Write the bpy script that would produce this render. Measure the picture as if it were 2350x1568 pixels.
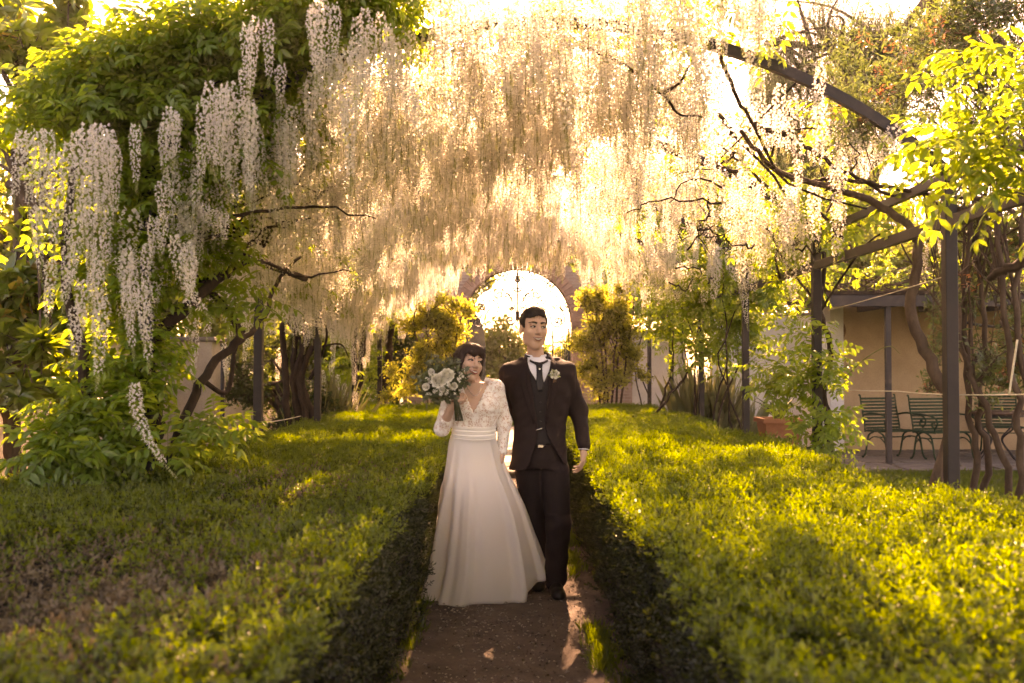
import bpy, bmesh, math, random
import numpy as np
from mathutils import Vector, Matrix, Euler
from mathutils.bvhtree import BVHTree

for o in list(bpy.data.objects): bpy.data.objects.remove(o)
scene = bpy.context.scene
COL = scene.collection
R = math.radians
rng = np.random.default_rng(11)
random.seed(11)

# ------------------------------------------------------------------ camera
CAM_H, TILT = 1.45, R(1.40)
cam_d = bpy.data.cameras.new('camera'); cam = bpy.data.objects.new('camera', cam_d); COL.objects.link(cam)
cam.location = (0, 0, CAM_H); cam.rotation_euler = (math.pi/2 + TILT, 0, 0)
cam_d.lens = 35; cam_d.sensor_width = 36; cam_d.clip_start = 0.05; cam_d.clip_end = 3000
cam_d.dof.use_dof = True; cam_d.dof.focus_distance = 8.0; cam_d.dof.aperture_fstop = 2.5
scene.camera = cam

# ------------------------------------------------------------------ sky and sun
SUN_EL, SUN_AZ = R(33), R(4)          # azimuth measured from +Y towards +X
w = bpy.data.worlds.new('World'); scene.world = w; w.use_nodes = True
nt = w.node_tree; nt.nodes.clear()
wo = nt.nodes.new('ShaderNodeOutputWorld'); bg = nt.nodes.new('ShaderNodeBackground'); sk = nt.nodes.new('ShaderNodeTexSky')
sk.sky_type = 'NISHITA'; sk.sun_disc = False; sk.sun_elevation = SUN_EL; sk.sun_rotation = SUN_AZ
sk.air_density = 1.0; sk.dust_density = 1.6; sk.ozone_density = 0.8
bg.inputs['Strength'].default_value = 0.10
nt.links.new(sk.outputs[0], bg.inputs[0]); nt.links.new(bg.outputs[0], wo.inputs[0])
sd = bpy.data.lights.new('sun', 'SUN'); sd.energy = 5.0; sd.angle = R(0.6); sd.color = (1.0, 0.86, 0.66)
sun = bpy.data.objects.new('sun', sd); COL.objects.link(sun)
SUN_DIR = Vector((math.sin(SUN_AZ)*math.cos(SUN_EL), math.cos(SUN_AZ)*math.cos(SUN_EL), math.sin(SUN_EL)))
sun.rotation_euler = SUN_DIR.to_track_quat('Z', 'Y').to_euler()
sun.location = SUN_DIR*40

vs = scene.view_settings
scene.display_settings.display_device = 'sRGB'
vs.view_transform = 'Standard'; vs.look = 'None'; vs.gamma = 1.0; vs.use_curve_mapping = False
vs.exposure = 2.78
vs.use_white_balance = True; vs.white_balance_temperature = 13000; vs.white_balance_tint = 48
scene.render.engine = 'CYCLES'
cy = scene.cycles
cy.use_denoising = True; cy.max_bounces = 7; cy.diffuse_bounces = 3; cy.glossy_bounces = 2; cy.transmission_bounces = 5
cy.transparent_max_bounces = 6; cy.volume_bounces = 0; cy.sample_clamp_indirect = 6.0; cy.caustics_reflective = False; cy.caustics_refractive = False
cy.use_adaptive_sampling = True; cy.adaptive_threshold = 0.04

# ------------------------------------------------------------------ helpers
F_PX = 2284.7
def at(px, py, d):
    """pixel of the 2350 px wide photograph -> world point at depth y = d"""
    u = (px-1175)/F_PX; v = (784-py)/F_PX
    dy = math.cos(TILT) - v*math.sin(TILT); dz = math.sin(TILT) + v*math.cos(TILT)
    return Vector((u*d/dy, d, CAM_H + dz*d/dy))

def tag(o, label=None, cat=None, group=None, kind=None):
    if label: o['label'] = label
    if cat: o['category'] = cat
    if group: o['group'] = group
    if kind: o['kind'] = kind
    return o
def empty(name, loc, label=None, cat=None, group=None):
    e = bpy.data.objects.new(name, None); COL.objects.link(e); e.location = loc; e.empty_display_size = 0.1
    return tag(e, label, cat, group)
def link(name, me, parent=None, kind=None):
    o = bpy.data.objects.new(name, me); COL.objects.link(o)
    if parent is not None:
        o.parent = parent
        o.matrix_parent_inverse = Matrix.Translation(-parent_world(parent))
    if kind: o['kind'] = kind
    return o
def parent_world(p):
    v = Vector(p.location)
    return v          # things sit unrotated, parts keep world coordinates in their meshes

class MB:
    """collects geometry (world coordinates) for one mesh object"""
    def __init__(s): s.v = []; s.f = []; s.m = []; s.sm = []
    def add(s, vs_, fs_, mi=0, smooth=False):
        b = len(s.v); s.v.extend([tuple(p) for p in vs_])
        for f in fs_: s.f.append([i+b for i in f]); s.m.append(mi); s.sm.append(smooth)
    def box(s, c, d, mi=0, rot=None, bev=0.0):
        hx, hy, hz = d[0]/2, d[1]/2, d[2]/2
        if bev > 0:
            bm = bmesh.new(); bmesh.ops.create_cube(bm, size=1)
            for v in bm.verts: v.co = Vector((v.co.x*d[0], v.co.y*d[1], v.co.z*d[2]))
            bmesh.ops.bevel(bm, geom=list(bm.edges), offset=bev, segments=1, affect='EDGES')
            P = [v.co.copy() for v in bm.verts]; bm.verts.index_update(); Fs = [[v.index for v in f.verts] for f in bm.faces]; bm.free()
        else:
            P = [Vector((x, y, z)) for x in (-hx, hx) for y in (-hy, hy) for z in (-hz, hz)]
            Fs = [(0,1,3,2),(4,6,7,5),(0,4,5,1),(2,3,7,6),(0,2,6,4),(1,5,7,3)]
        if rot is not None: P = [rot @ p for p in P]
        s.add([p+Vector(c) for p in P], Fs, mi)
    def tube(s, pts, rad, n=6, mi=0, cap=True, flat=None):
        pts = [Vector(p) for p in pts]
        if not isinstance(rad, (list, tuple, np.ndarray)): rad = [rad]*len(pts)
        t0 = (pts[1]-pts[0]).normalized()
        up = Vector((0,0,1)) if abs(t0.z) < 0.9 else Vector((1,0,0))
        a = t0.cross(up).normalized(); V = []; F = []
        for i, p in enumerate(pts):
            t = (pts[min(i+1, len(pts)-1)]-pts[max(i-1, 0)])
            t = t.normalized() if t.length > 1e-9 else t0
            a = (a - t*a.dot(t)); a = a.normalized() if a.length > 1e-6 else t.orthogonal().normalized()
            b = t.cross(a)
            for k in range(n):
                an = 2*math.pi*(k+0.5)/n
                V.append(p + (a*math.cos(an) + b*math.sin(an))*rad[i])
        for i in range(len(pts)-1):
            for k in range(n):
                F.append((i*n+k, i*n+(k+1)%n, (i+1)*n+(k+1)%n, (i+1)*n+k))
        if cap: F.append(tuple(range(n-1, -1, -1))); F.append(tuple((len(pts)-1)*n+k for k in range(n)))
        s.add(V, F, mi, n > 4)
    def lathe(s, c, prof, n=24, mi=0):
        V = []; F = []; c = Vector(c)
        for r, z in prof:
            for k in range(n): V.append(c+Vector((r*math.cos(2*math.pi*k/n), r*math.sin(2*math.pi*k/n), z)))
        for i in range(len(prof)-1):
            for k in range(n): F.append((i*n+k, i*n+(k+1)%n, (i+1)*n+(k+1)%n, (i+1)*n+k))
        s.add(V, F, mi, True)
    def mesh(s, name, mats):
        me = bpy.data.meshes.new(name); me.from_pydata(s.v, [], s.f)
        for m in mats: me.materials.append(m)
        me.polygons.foreach_set('material_index', s.m); me.polygons.foreach_set('use_smooth', s.sm); me.update()
        return me
    def build(s, name, mats, parent=None, kind=None):
        if not isinstance(mats, (list, tuple)): mats = [mats]
        return link(name, s.mesh(name, mats), parent, kind)

def smooth_path(pts, n=6):
    """Catmull-Rom through the points"""
    P = [Vector(p) for p in pts]; P = [P[0]*2-P[1]] + P + [P[-1]*2-P[-2]]; out = []
    for i in range(1, len(P)-2):
        for k in range(n):
            t = k/n; a, b, c, d = P[i-1], P[i], P[i+1], P[i+2]
            out.append(0.5*((2*b) + (c-a)*t + (2*a-5*b+4*c-d)*t*t + (3*b-a-3*c+d)*t**3))
    out.append(P[-2]); return out
def lerp_list(a, b, n): return [a+(b-a)*i/(n-1) for i in range(n)]

def vnoise(x, y, s=1.0, seed=0):
    x = np.asarray(x)*s; y = np.asarray(y)*s
    return (np.sin(x*1.7+y*2.3+seed)+np.sin(x*-2.9+y*1.1+seed*2.1)+np.sin(x*4.1+y*3.7+seed*.7)*.6+np.sin(x*-6.3+y*7.1+seed*1.3)*.4)/3.0

# ------------------------------------------------------------------ materials
def nodes(m):
    m.use_nodes = True; t = m.node_tree; t.nodes.clear(); o = t.nodes.new('ShaderNodeOutputMaterial'); return t, o
def N(t, kind, **kw):
    n = t.nodes.new(kind)
    for k, v in kw.items():
        if k in n.inputs: n.inputs[k].default_value = v
        else: setattr(n, k, v)
    return n
def rgba(c): return (c[0], c[1], c[2], 1.0)
def mixrgb(t, a, b, fac, blend='MIX'):
    n = t.nodes.new('ShaderNodeMix'); n.data_type = 'RGBA'; n.blend_type = blend
    for s, v in ((n.inputs[6], a), (n.inputs[7], b), (n.inputs[0], fac)):
        if hasattr(v, 'is_output') or hasattr(v, 'links'): t.links.new(v, s)
        else: s.default_value = v if not isinstance(v, tuple) else rgba(v)
    return n.outputs[2]
def ramp(t, src, stops):
    r = t.nodes.new('ShaderNodeValToRGB'); e = r.color_ramp.elements
    while len(e) < len(stops): e.new(0.5)
    for i, (p, c) in enumerate(stops): e[i].position = p; e[i].color = rgba(c)
    t.links.new(src, r.inputs[0]); return r.outputs[0]

def leaf_mat(name, c1, c2, trans, tfac=0.5, gloss=0.06, rough=0.4, tip=None):
    m = bpy.data.materials.new(name); t, o = nodes(m)
    oi = N(t, 'ShaderNodeObjectInfo'); gm = N(t, 'ShaderNodeNewGeometry'); tc = N(t, 'ShaderNodeTexCoord')
    nz = N(t, 'ShaderNodeTexNoise', Scale=1.3); t.links.new(gm.outputs['Position'], nz.inputs['Vector'])
    ma = N(t, 'ShaderNodeMath', operation='MULTIPLY_ADD'); t.links.new(oi.outputs['Random'], ma.inputs[0]); ma.inputs[1].default_value = .55
    sb = N(t, 'ShaderNodeMath', operation='MULTIPLY_ADD'); t.links.new(gm.outputs['Random Per Island'], sb.inputs[0]); sb.inputs[1].default_value = .45; sb.inputs[2].default_value = 0
    t.links.new(sb.outputs[0], ma.inputs[2])
    col = mixrgb(t, c1, c2, ma.outputs[0])
    col = mixrgb(t, col, tuple(x*.62 for x in c1), ramp(t, nz.outputs['Fac'], [(.35, (0,0,0)), (.7, (.7,.7,.7))]))
    tr = mixrgb(t, trans, tuple(x*.7 for x in trans), gm.outputs['Random Per Island'])
    if tip:
        n2 = N(t, 'ShaderNodeMath', operation='GREATER_THAN'); t.links.new(oi.outputs['Random'], n2.inputs[0]); n2.inputs[1].default_value = tip[1]
        col = mixrgb(t, col, tip[0], n2.outputs[0]); tr = mixrgb(t, tr, tip[2], n2.outputs[0])
    d = N(t, 'ShaderNodeBsdfDiffuse'); b = N(t, 'ShaderNodeBsdfTranslucent'); g = N(t, 'ShaderNodeBsdfGlossy', Roughness=rough)
    t.links.new(col, d.inputs[0]); t.links.new(tr, b.inputs[0]); g.inputs[0].default_value = (.9,.9,.85,1)
    mx = N(t, 'ShaderNodeMixShader'); mx.inputs[0].default_value = tfac; t.links.new(d.outputs[0], mx.inputs[1]); t.links.new(b.outputs[0], mx.inputs[2])
    m2 = N(t, 'ShaderNodeMixShader'); m2.inputs[0].default_value = gloss; t.links.new(mx.outputs[0], m2.inputs[1]); t.links.new(g.outputs[0], m2.inputs[2])
    t.links.new(m2.outputs[0], o.inputs[0]); return m

def rough_mat(name, c1, c2, scale=8, rough=.85, bump=.3, bscale=30, metal=0.0, spec=.3, stretch=(1,1,1), c3=None):
    m = bpy.data.materials.new(name); t, o = nodes(m)
    gm = N(t, 'ShaderNodeNewGeometry'); mp = N(t, 'ShaderNodeMapping'); mp.inputs['Scale'].default_value = stretch
    t.links.new(gm.outputs['Position'], mp.inputs[0])
    n1 = N(t, 'ShaderNodeTexNoise', Scale=scale, Detail=6, Roughness=.62); t.links.new(mp.outputs[0], n1.inputs['Vector'])
    n2 = N(t, 'ShaderNodeTexNoise', Scale=bscale, Detail=5, Roughness=.65); t.links.new(mp.outputs[0], n2.inputs['Vector'])
    st = [(.32, c1), (.68, c2)] if c3 is None else [(.3, c1), (.52, c2), (.7, c3)]
    col = ramp(t, n1.outputs['Fac'], st)
    col = mixrgb(t, col, tuple(x*.6 for x in c1), ramp(t, n2.outputs['Fac'], [(.5, (0,0,0)), (.75, (.6,.6,.6))]))
    p = N(t, 'ShaderNodeBsdfPrincipled', Roughness=rough, Metallic=metal); p.inputs['Specular IOR Level'].default_value = spec
    t.links.new(col, p.inputs['Base Color'])
    bp = N(t, 'ShaderNodeBump', Strength=bump, Distance=.01); t.links.new(n2.outputs['Fac'], bp.inputs['Height']); t.links.new(bp.outputs[0], p.inputs['Normal'])
    t.links.new(p.outputs[0], o.inputs[0]); return m

def cloth_mat(name, c, rough=.8, trans=0.0, sheen=.2, weave=0, var=.15, spec=.25):
    m = bpy.data.materials.new(name); t, o = nodes(m)
    tc = N(t, 'ShaderNodeTexCoord'); n1 = N(t, 'ShaderNodeTexNoise', Scale=9, Detail=3); t.links.new(tc.outputs['Object'], n1.inputs['Vector'])
    col = mixrgb(t, c, tuple(x*(1-var) for x in c), n1.outputs['Fac'])
    p = N(t, 'ShaderNodeBsdfPrincipled', Roughness=rough); p.inputs['Sheen Weight'].default_value = sheen; p.inputs['Specular IOR Level'].default_value = spec
    t.links.new(col, p.inputs['Base Color'])
    if weave:
        wv = N(t, 'ShaderNodeTexNoise', Scale=weave, Detail=2); t.links.new(tc.outputs['Object'], wv.inputs['Vector'])
        bp = N(t, 'ShaderNodeBump', Strength=.25, Distance=.003); t.links.new(wv.outputs['Fac'], bp.inputs['Height']); t.links.new(bp.outputs[0], p.inputs['Normal'])
    if trans > 0:
        b = N(t, 'ShaderNodeBsdfTranslucent'); t.links.new(col, b.inputs[0])
        mx = N(t, 'ShaderNodeMixShader'); mx.inputs[0].default_value = trans; t.links.new(p.outputs[0], mx.inputs[1]); t.links.new(b.outputs[0], mx.inputs[2]); t.links.new(mx.outputs[0], o.inputs[0])
    else: t.links.new(p.outputs[0], o.inputs[0])
    return m

M = {}
M['hedge'] = leaf_mat('hedge_leaf', (.018,.046,.002), (.036,.074,.004), (.30,.42,.004), .42, .05, .45)
M['hedge_shade'] = leaf_mat('shaded_hedge_leaf', (.009,.019,.003), (.020,.032,.005), (.09,.12,.005), .28, .05, .45)  # darkened hedge leaf: shade of the inner sides put into the colour
M['dry'] = leaf_mat('dry_leaf', (.15,.11,.065), (.24,.20,.14), (.25,.18,.08), .2, .03)
M['twig'] = rough_mat('hedge_twig', (.012,.009,.005), (.026,.019,.010), 20, .95, .5, 60)
M['wleaf'] = leaf_mat('wisteria_leaf', (.070,.185,.012), (.125,.265,.022), (.46,.58,.05), .52, .05, .4)
M['petal'] = leaf_mat('wisteria_petal', (.86,.84,.80), (.82,.80,.75), (.94,.86,.73), .48, .02, .6)
M['bud'] = leaf_mat('flower_bud', (.42,.46,.22), (.55,.56,.34), (.60,.60,.25), .4, .02)
M['stem'] = leaf_mat('flower_stem', (.20,.24,.07), (.16,.20,.06), (.3,.34,.08), .3, .03)
M['bark'] = rough_mat('vine_bark', (.030,.018,.012), (.065,.042,.028), 14, .95, .8, 45, stretch=(1,1,.3))
M['bark2'] = rough_mat('tree_bark', (.060,.036,.024), (.13,.088,.060), 14, .95, .8, 40, stretch=(1,1,.35))
M['iron'] = rough_mat('painted_iron', (.016,.012,.012), (.026,.019,.018), 12, .55, .15, 90, spec=.4)
M['iron_gate'] = rough_mat('wrought_iron', (.020,.022,.022), (.040,.040,.038), 12, .6, .2, 90, spec=.4)
M['maglf'] = leaf_mat('large_leaf', (.045,.115,.010), (.10,.18,.018), (.46,.56,.04), .48, .09, .3, tip=((.36,.26,.05), .955, (.6,.4,.05)))
M['photinia'] = leaf_mat('red_tip_leaf', (.035,.068,.014), (.070,.095,.022), (.25,.34,.06), .40, .10, .3, tip=((.20,.070,.035), .955, (.55,.20,.06)))
M['willow'] = leaf_mat('drooping_leaf', (.048,.078,.030), (.088,.125,.05), (.24,.31,.11), .42, .05)
M['shrub'] = leaf_mat('shrub_leaf', (.10,.14,.015), (.18,.20,.025), (.74,.72,.10), .60, .06)
M['bgleaf'] = leaf_mat('background_leaf', (.060,.105,.014), (.11,.155,.022), (.46,.50,.07), .54, .05)
M['conifer'] = leaf_mat('dark_needle', (.016,.040,.008), (.034,.062,.013), (.14,.19,.02), .3, .05)
M['grass'] = leaf_mat('grass_blade', (.022,.055,.004), (.045,.085,.006), (.28,.38,.008), .45, .04)
M['pampas'] = leaf_mat('tall_grass_blade', (.16,.18,.08), (.24,.24,.12), (.5,.48,.2), .4, .04)
M['soil'] = rough_mat('path_soil', (.055,.035,.024), (.095,.063,.045), 5, .95, .6, 70, c3=(.14,.098,.072))
M['lawn'] = rough_mat('lawn_soil', (.022,.036,.007), (.040,.058,.011), 6, .95, .5, 60)
M['gravel'] = rough_mat('pale_gravel', (.30,.26,.21), (.46,.41,.34), 9, .95, .7, 80)
M['stone'] = rough_mat('paving_stone', (.13,.105,.085), (.22,.18,.145), 6, .9, .5, 50)
M['plaster'] = rough_mat('beige_plaster', (.40,.32,.25), (.52,.43,.34), 2.2, .92, .25, 40)
M['plaster_ochre'] = rough_mat('ochre_plaster', (.40,.27,.16), (.52,.37,.23), 1.8, .92, .25, 40)
M['plaster_white'] = rough_mat('white_plaster', (.62,.60,.58), (.78,.77,.75), 2.0, .92, .25, 40)
M['terracotta'] = rough_mat('terracotta', (.27,.095,.045), (.38,.15,.075), 7, .85, .3, 50)
M['green_paint'] = rough_mat('green_paint', (.010,.034,.014), (.018,.050,.022), 10, .65, .15, 60, spec=.2)
M['wood_top'] = rough_mat('table_wood', (.085,.045,.028), (.13,.075,.05), 8, .6, .2, 50)
M['string'] = rough_mat('garden_string', (.55,.48,.36), (.70,.62,.48), 20, .9, .2, 90)
M['rust'] = rough_mat('rusty_disc', (.16,.075,.035), (.25,.13,.06), 9, .85, .4, 60)
M['pipe'] = rough_mat('zinc_pipe', (.30,.29,.27), (.42,.41,.39), 9, .6, .2, 60)
M['brick'] = rough_mat('arch_brick', (.26,.15,.11), (.38,.235,.175), 5, .9, .5, 45, c3=(.42,.29,.23))
M['petal_fallen'] = leaf_mat('fallen_petal', (.42,.36,.30), (.30,.24,.19), (.4,.35,.28), .2, .02)

def brickwall_mat():
    m = bpy.data.materials.new('brick_wall'); t, o = nodes(m)
    gm = N(t, 'ShaderNodeNewGeometry'); mp = N(t, 'ShaderNodeMapping'); mp.inputs['Rotation'].default_value = (R(90), 0, 0)
    t.links.new(gm.outputs['Position'], mp.inputs[0])
    b = N(t, 'ShaderNodeTexBrick', Scale=1.0); b.inputs['Color1'].default_value = (.34,.22,.17,1); b.inputs['Color2'].default_value = (.25,.15,.115,1); b.inputs['Mortar'].default_value = (.42,.36,.30,1)
    b.inputs['Brick Width'].default_value = .25; b.inputs['Row Height'].default_value = .07; b.inputs['Mortar Size'].default_value = .008
    t.links.new(mp.outputs[0], b.inputs['Vector'])
    nz = N(t, 'ShaderNodeTexNoise', Scale=2.5, Detail=5); t.links.new(gm.outputs['Position'], nz.inputs['Vector'])
    col = mixrgb(t, b.outputs['Color'], (.36,.27,.22), nz.outputs['Fac'])
    p = N(t, 'ShaderNodeBsdfPrincipled', Roughness=.92); t.links.new(col, p.inputs['Base Color'])
    bp = N(t, 'ShaderNodeBump', Strength=.5, Distance=.01); t.links.new(b.outputs['Fac'], bp.inputs['Height']); bp.invert = True; t.links.new(bp.outputs[0], p.inputs['Normal'])
    t.links.new(p.outputs[0], o.inputs[0]); return m
M['brickwall'] = brickwall_mat()

# ------------------------------------------------------------------ leaf geometry
class LV:
    """one foliage variant: small folded faces"""
    def __init__(s): s.v = []; s.f = []; s.m = []
    def leaf(s, b, d, nrm, L, W, fold=.25, curl=.2, mi=0, seg=1):
        b = Vector(b); d = Vector(d).normalized(); nrm = Vector(nrm); side = d.cross(nrm)
        side = side.normalized() if side.length > 1e-5 else d.orthogonal().normalized()
        nrm = side.cross(d).normalized(); k = len(s.v)
        if seg == 1:
            mid = b + d*L*.5
            s.v += [b, mid - side*W*.5 + nrm*W*fold, b + d*L - nrm*L*curl, mid + side*W*.5 + nrm*W*fold]
            s.f += [(k, k+1, k+2), (k, k+2, k+3)]; s.m += [mi, mi]
        else:
            m1 = b + d*L*.33 - nrm*L*curl*.1; m2 = b + d*L*.68 - nrm*L*curl*.45; tp = b + d*L - nrm*L*curl
            s.v += [b, m1-side*W*.46+nrm*W*fold, m2-side*W*.42+nrm*W*fold, tp, m2+side*W*.42+nrm*W*fold, m1+side*W*.46+nrm*W*fold, m1, m2]
            s.f += [(k,k+1,k+6), (k+6,k+1,k+2,k+7), (k+7,k+2,k+3), (k,k+6,k+5), (k+6,k+7,k+4,k+5), (k+7,k+3,k+4)]; s.m += [mi]*6
    def stick(s, a, b, r, mi=0):
        a = Vector(a); b = Vector(b); t = (b-a).normalized(); u = t.orthogonal().normalized(); v = t.cross(u); k = len(s.v)
        for p, rr in ((a, r), (b, r*.6)):
            for j in range(3):
                an = j*2.0944; s.v.append(p+(u*math.cos(an)+v*math.sin(an))*rr)
        for j in range(3): s.f.append((k+j, k+(j+1)%3, k+3+(j+1)%3, k+3+j)); s.m.append(mi)
    def mesh(s, name, mats):
        me = bpy.data.meshes.new(name); me.from_pydata([tuple(p) for p in s.v], [], s.f)
        for m in mats: me.materials.append(m)
        me.polygons.foreach_set('material_index', s.m); me.update(); return me
def rv(): return Vector(rng.normal(size=3)).normalized()
def U(a, b): return float(rng.uniform(a, b))

_GN = {}
def gn_tree(nv):
    if nv in _GN: return _GN[nv]
    g = bpy.data.node_groups.new('scatter_%d' % nv, 'GeometryNodeTree')
    g.interface.new_socket('Geometry', in_out='INPUT', socket_type='NodeSocketGeometry'); g.interface.new_socket('Geometry', in_out='OUTPUT', socket_type='NodeSocketGeometry')
    L = g.links; gi = g.nodes.new('NodeGroupInput'); go = g.nodes.new('NodeGroupOutput')
    def attr(n, ty):
        a = g.nodes.new('GeometryNodeInputNamedAttribute'); a.data_type = ty; a.inputs['Name'].default_value = n; return a.outputs['Attribute']
    def sep(val):
        c = g.nodes.new('FunctionNodeCompare'); c.data_type = 'INT'; c.operation = 'EQUAL'; L.new(attr('vk', 'INT'), c.inputs['A'] if False else c.inputs[2]); c.inputs[3].default_value = val
        s = g.nodes.new('GeometryNodeSeparateGeometry'); s.domain = 'POINT'; L.new(gi.outputs[0], s.inputs[0]); L.new(c.outputs[0], s.inputs[1]); return s.outputs[0]
    gti = g.nodes.new('GeometryNodeGeometryToInstance')
    for k in range(nv): L.new(sep(k), gti.inputs[0])
    ip = g.nodes.new('GeometryNodeInstanceOnPoints'); L.new(sep(-1), ip.inputs['Points']); L.new(gti.outputs[0], ip.inputs['Instance'])
    ip.inputs['Pick Instance'].default_value = True; L.new(attr('vid', 'INT'), ip.inputs['Instance Index'])
    er = g.nodes.new('FunctionNodeEulerToRotation'); L.new(attr('rot', 'FLOAT_VECTOR'), er.inputs[0]); L.new(er.outputs[0], ip.inputs['Rotation'])
    L.new(attr('scl', 'FLOAT'), ip.inputs['Scale'])
    L.new(ip.outputs[0], go.inputs[0]); _GN[nv] = g; return g

def scatter(name, variants, pts, rots, scl, mats, parent=None, label=None, cat=None):
    pts = np.asarray(pts, dtype=np.float64); n = len(pts)
    me = bpy.data.meshes.new(name); V = []; F = []; MI = []; vk = []
    for k, lv in enumerate(variants):
        b = len(V); V += [tuple(p) for p in lv.v]; F += [tuple(i+b for i in f) for f in lv.f]; MI += lv.m; vk += [k]*len(lv.v)
    nvv = len(V); allv = np.vstack([np.array(V), pts])
    me.from_pydata(allv.tolist(), [], F)
    for m in mats: me.materials.append(m)
    me.polygons.foreach_set('material_index', MI)
    a = me.attributes.new('vk', 'INT', 'POINT'); a.data.foreach_set('value', np.array(vk+[-1]*n, dtype=np.int32))
    a = me.attributes.new('vid', 'INT', 'POINT'); a.data.foreach_set('value', np.concatenate([np.zeros(nvv), rng.integers(0, len(variants), n)]).astype(np.int32))
    a = me.attributes.new('rot', 'FLOAT_VECTOR', 'POINT'); a.data.foreach_set('vector', np.vstack([np.zeros((nvv, 3)), rots]).astype(np.float32).ravel())
    a = me.attributes.new('scl', 'FLOAT', 'POINT'); a.data.foreach_set('value', np.concatenate([np.ones(nvv), np.broadcast_to(scl, (n,))]).astype(np.float32))
    me.update()
    o = link(name, me, parent, 'stuff')
    md = o.modifiers.new('scatter', 'NODES'); md.node_group = gn_tree(len(variants))
    return tag(o, label, cat)

def dir_to_rot(D):
    D = np.asarray(D, dtype=float); D = D/np.linalg.norm(D, axis=1, keepdims=True)
    return np.stack([np.arccos(np.clip(D[:,2], -1, 1)), np.zeros(len(D)), np.arctan2(D[:,0], -D[:,1])], 1)
def rand_rot(n, tilt=.5):
    return np.stack([rng.normal(0, tilt, n), rng.normal(0, tilt, n), rng.uniform(0, 6.283, n)], 1)

# hedge sprigs: small opposite leaves on short upright shoots
def hedge_variant(dry=False):
    lv = LV()
    for s_ in range(3):
        d = Vector((U(-.55,.55), U(-.55,.55), 1)).normalized(); b = Vector((U(-.03,.03), U(-.03,.03), -.02)); H = U(.05, .085)
        lv.stick(b, b+d*H, .0016, 1)
        n = 5 if not dry else 3
        for i in range(n):
            p = b + d*H*((i+.6)/n); az = i*1.57+U(-.4,.4)
            for sgn in (0, math.pi):
                q = Vector((math.cos(az+sgn), math.sin(az+sgn), U(.25,.9)))
                lv.leaf(p, q, d, U(.016,.025), U(.009,.013), .2, .12)
        lv.leaf(b+d*H, d, rv(), .022, .011)
    return lv
# compound wisteria leaf sprig
def wisteria_leaf(lv, b, d, L, n=5, droop=.6, W=1.0):
    b = Vector(b); d = Vector(d).normalized(); pts = [b]
    dd = d.copy()
    for i in range(n):
        dd = (dd + Vector((0,0,-droop/n))).normalized(); pts.append(pts[-1]+dd*L/n)
    lv.stick(pts[0], pts[n//2], .0022, 1); lv.stick(pts[n//2], pts[-1], .0016, 1)
    for i in range(1, n+1):
        t = (pts[i]-pts[i-1]).normalized(); side = t.cross(Vector((0,0,1)))
        side = side.normalized() if side.length > .05 else Vector((1,0,0))
        if i < n or True:
            for s_ in (-1, 1):
                q = side*s_ + t*.55 + Vector((0,0,-.35+U(-.2,.2)))
                l = U(.055,.08)*(.8+.4*math.sin(math.pi*(i-.3)/n))
                lv.leaf(pts[i], q, Vector((0,0,1))+rv()*.3, l*W, l*.42*W, .12, U(.05,.3), seg=2)
    t = (pts[-1]-pts[-2]).normalized(); lv.leaf(pts[-1], t, Vector((0,0,1)), .075*W, .03*W, .12, .2, seg=2)
def wisteria_variant(k=4, L=.24, W=1.0):
    lv = LV()
    for i in range(k):
        az = i*6.283/k + U(-.5,.5); wisteria_leaf(lv, (U(-.02,.02), U(-.02,.02), U(-.03,.03)), (math.cos(az), math.sin(az), U(-.1,.8)), L*U(.8,1.2), 5, U(.5,1.1), W)
    return lv
# hanging flower raceme; origin at the top
def raceme_variant(L, R0=.042, full=1.0, bend=0.0, fs=1.0):
    lv = LV(); nf = int(330*L*full); bx, by = U(-.06,.06)*L+bend*L, U(-.06,.06)*L
    ax = lambda t: Vector((bx*t*t, by*t*t, -L*t))
    for i in range(5): lv.stick(ax(i/5), ax((i+1)/5), .002, 1)
    for i in range(nf):
        t = (i+.5)/nf; t = t**.92
        rr = R0*(1-.70*max(0, t-.25)/.75)*U(.65,1.12)*min(1, .55+t*3); az = i*2.39996+U(-.35,.35)
        out = Vector((math.cos(az), math.sin(az), 0)); p = ax(t); c = p+out*rr*.75+Vector((0,0,U(-.006,.008)))
        if t < .84:
            sz = (1.06-.45*t)*U(.8,1.2)*fs
            lv.leaf(c, out*.55+Vector((0,0,.75)), out, .0185*sz, .0185*sz, .12, -.12)
            lv.leaf(c, out*1.0+Vector((0,0,-.28))+rv()*.2, Vector((0,0,1)), .0185*sz, .0110*sz, .3, .15)
        else:
            lv.leaf(p, out*.8+Vector((0,0,-.5)), Vector((0,0,1)), .017, .0065, .3, 0, 2)
    return lv
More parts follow.
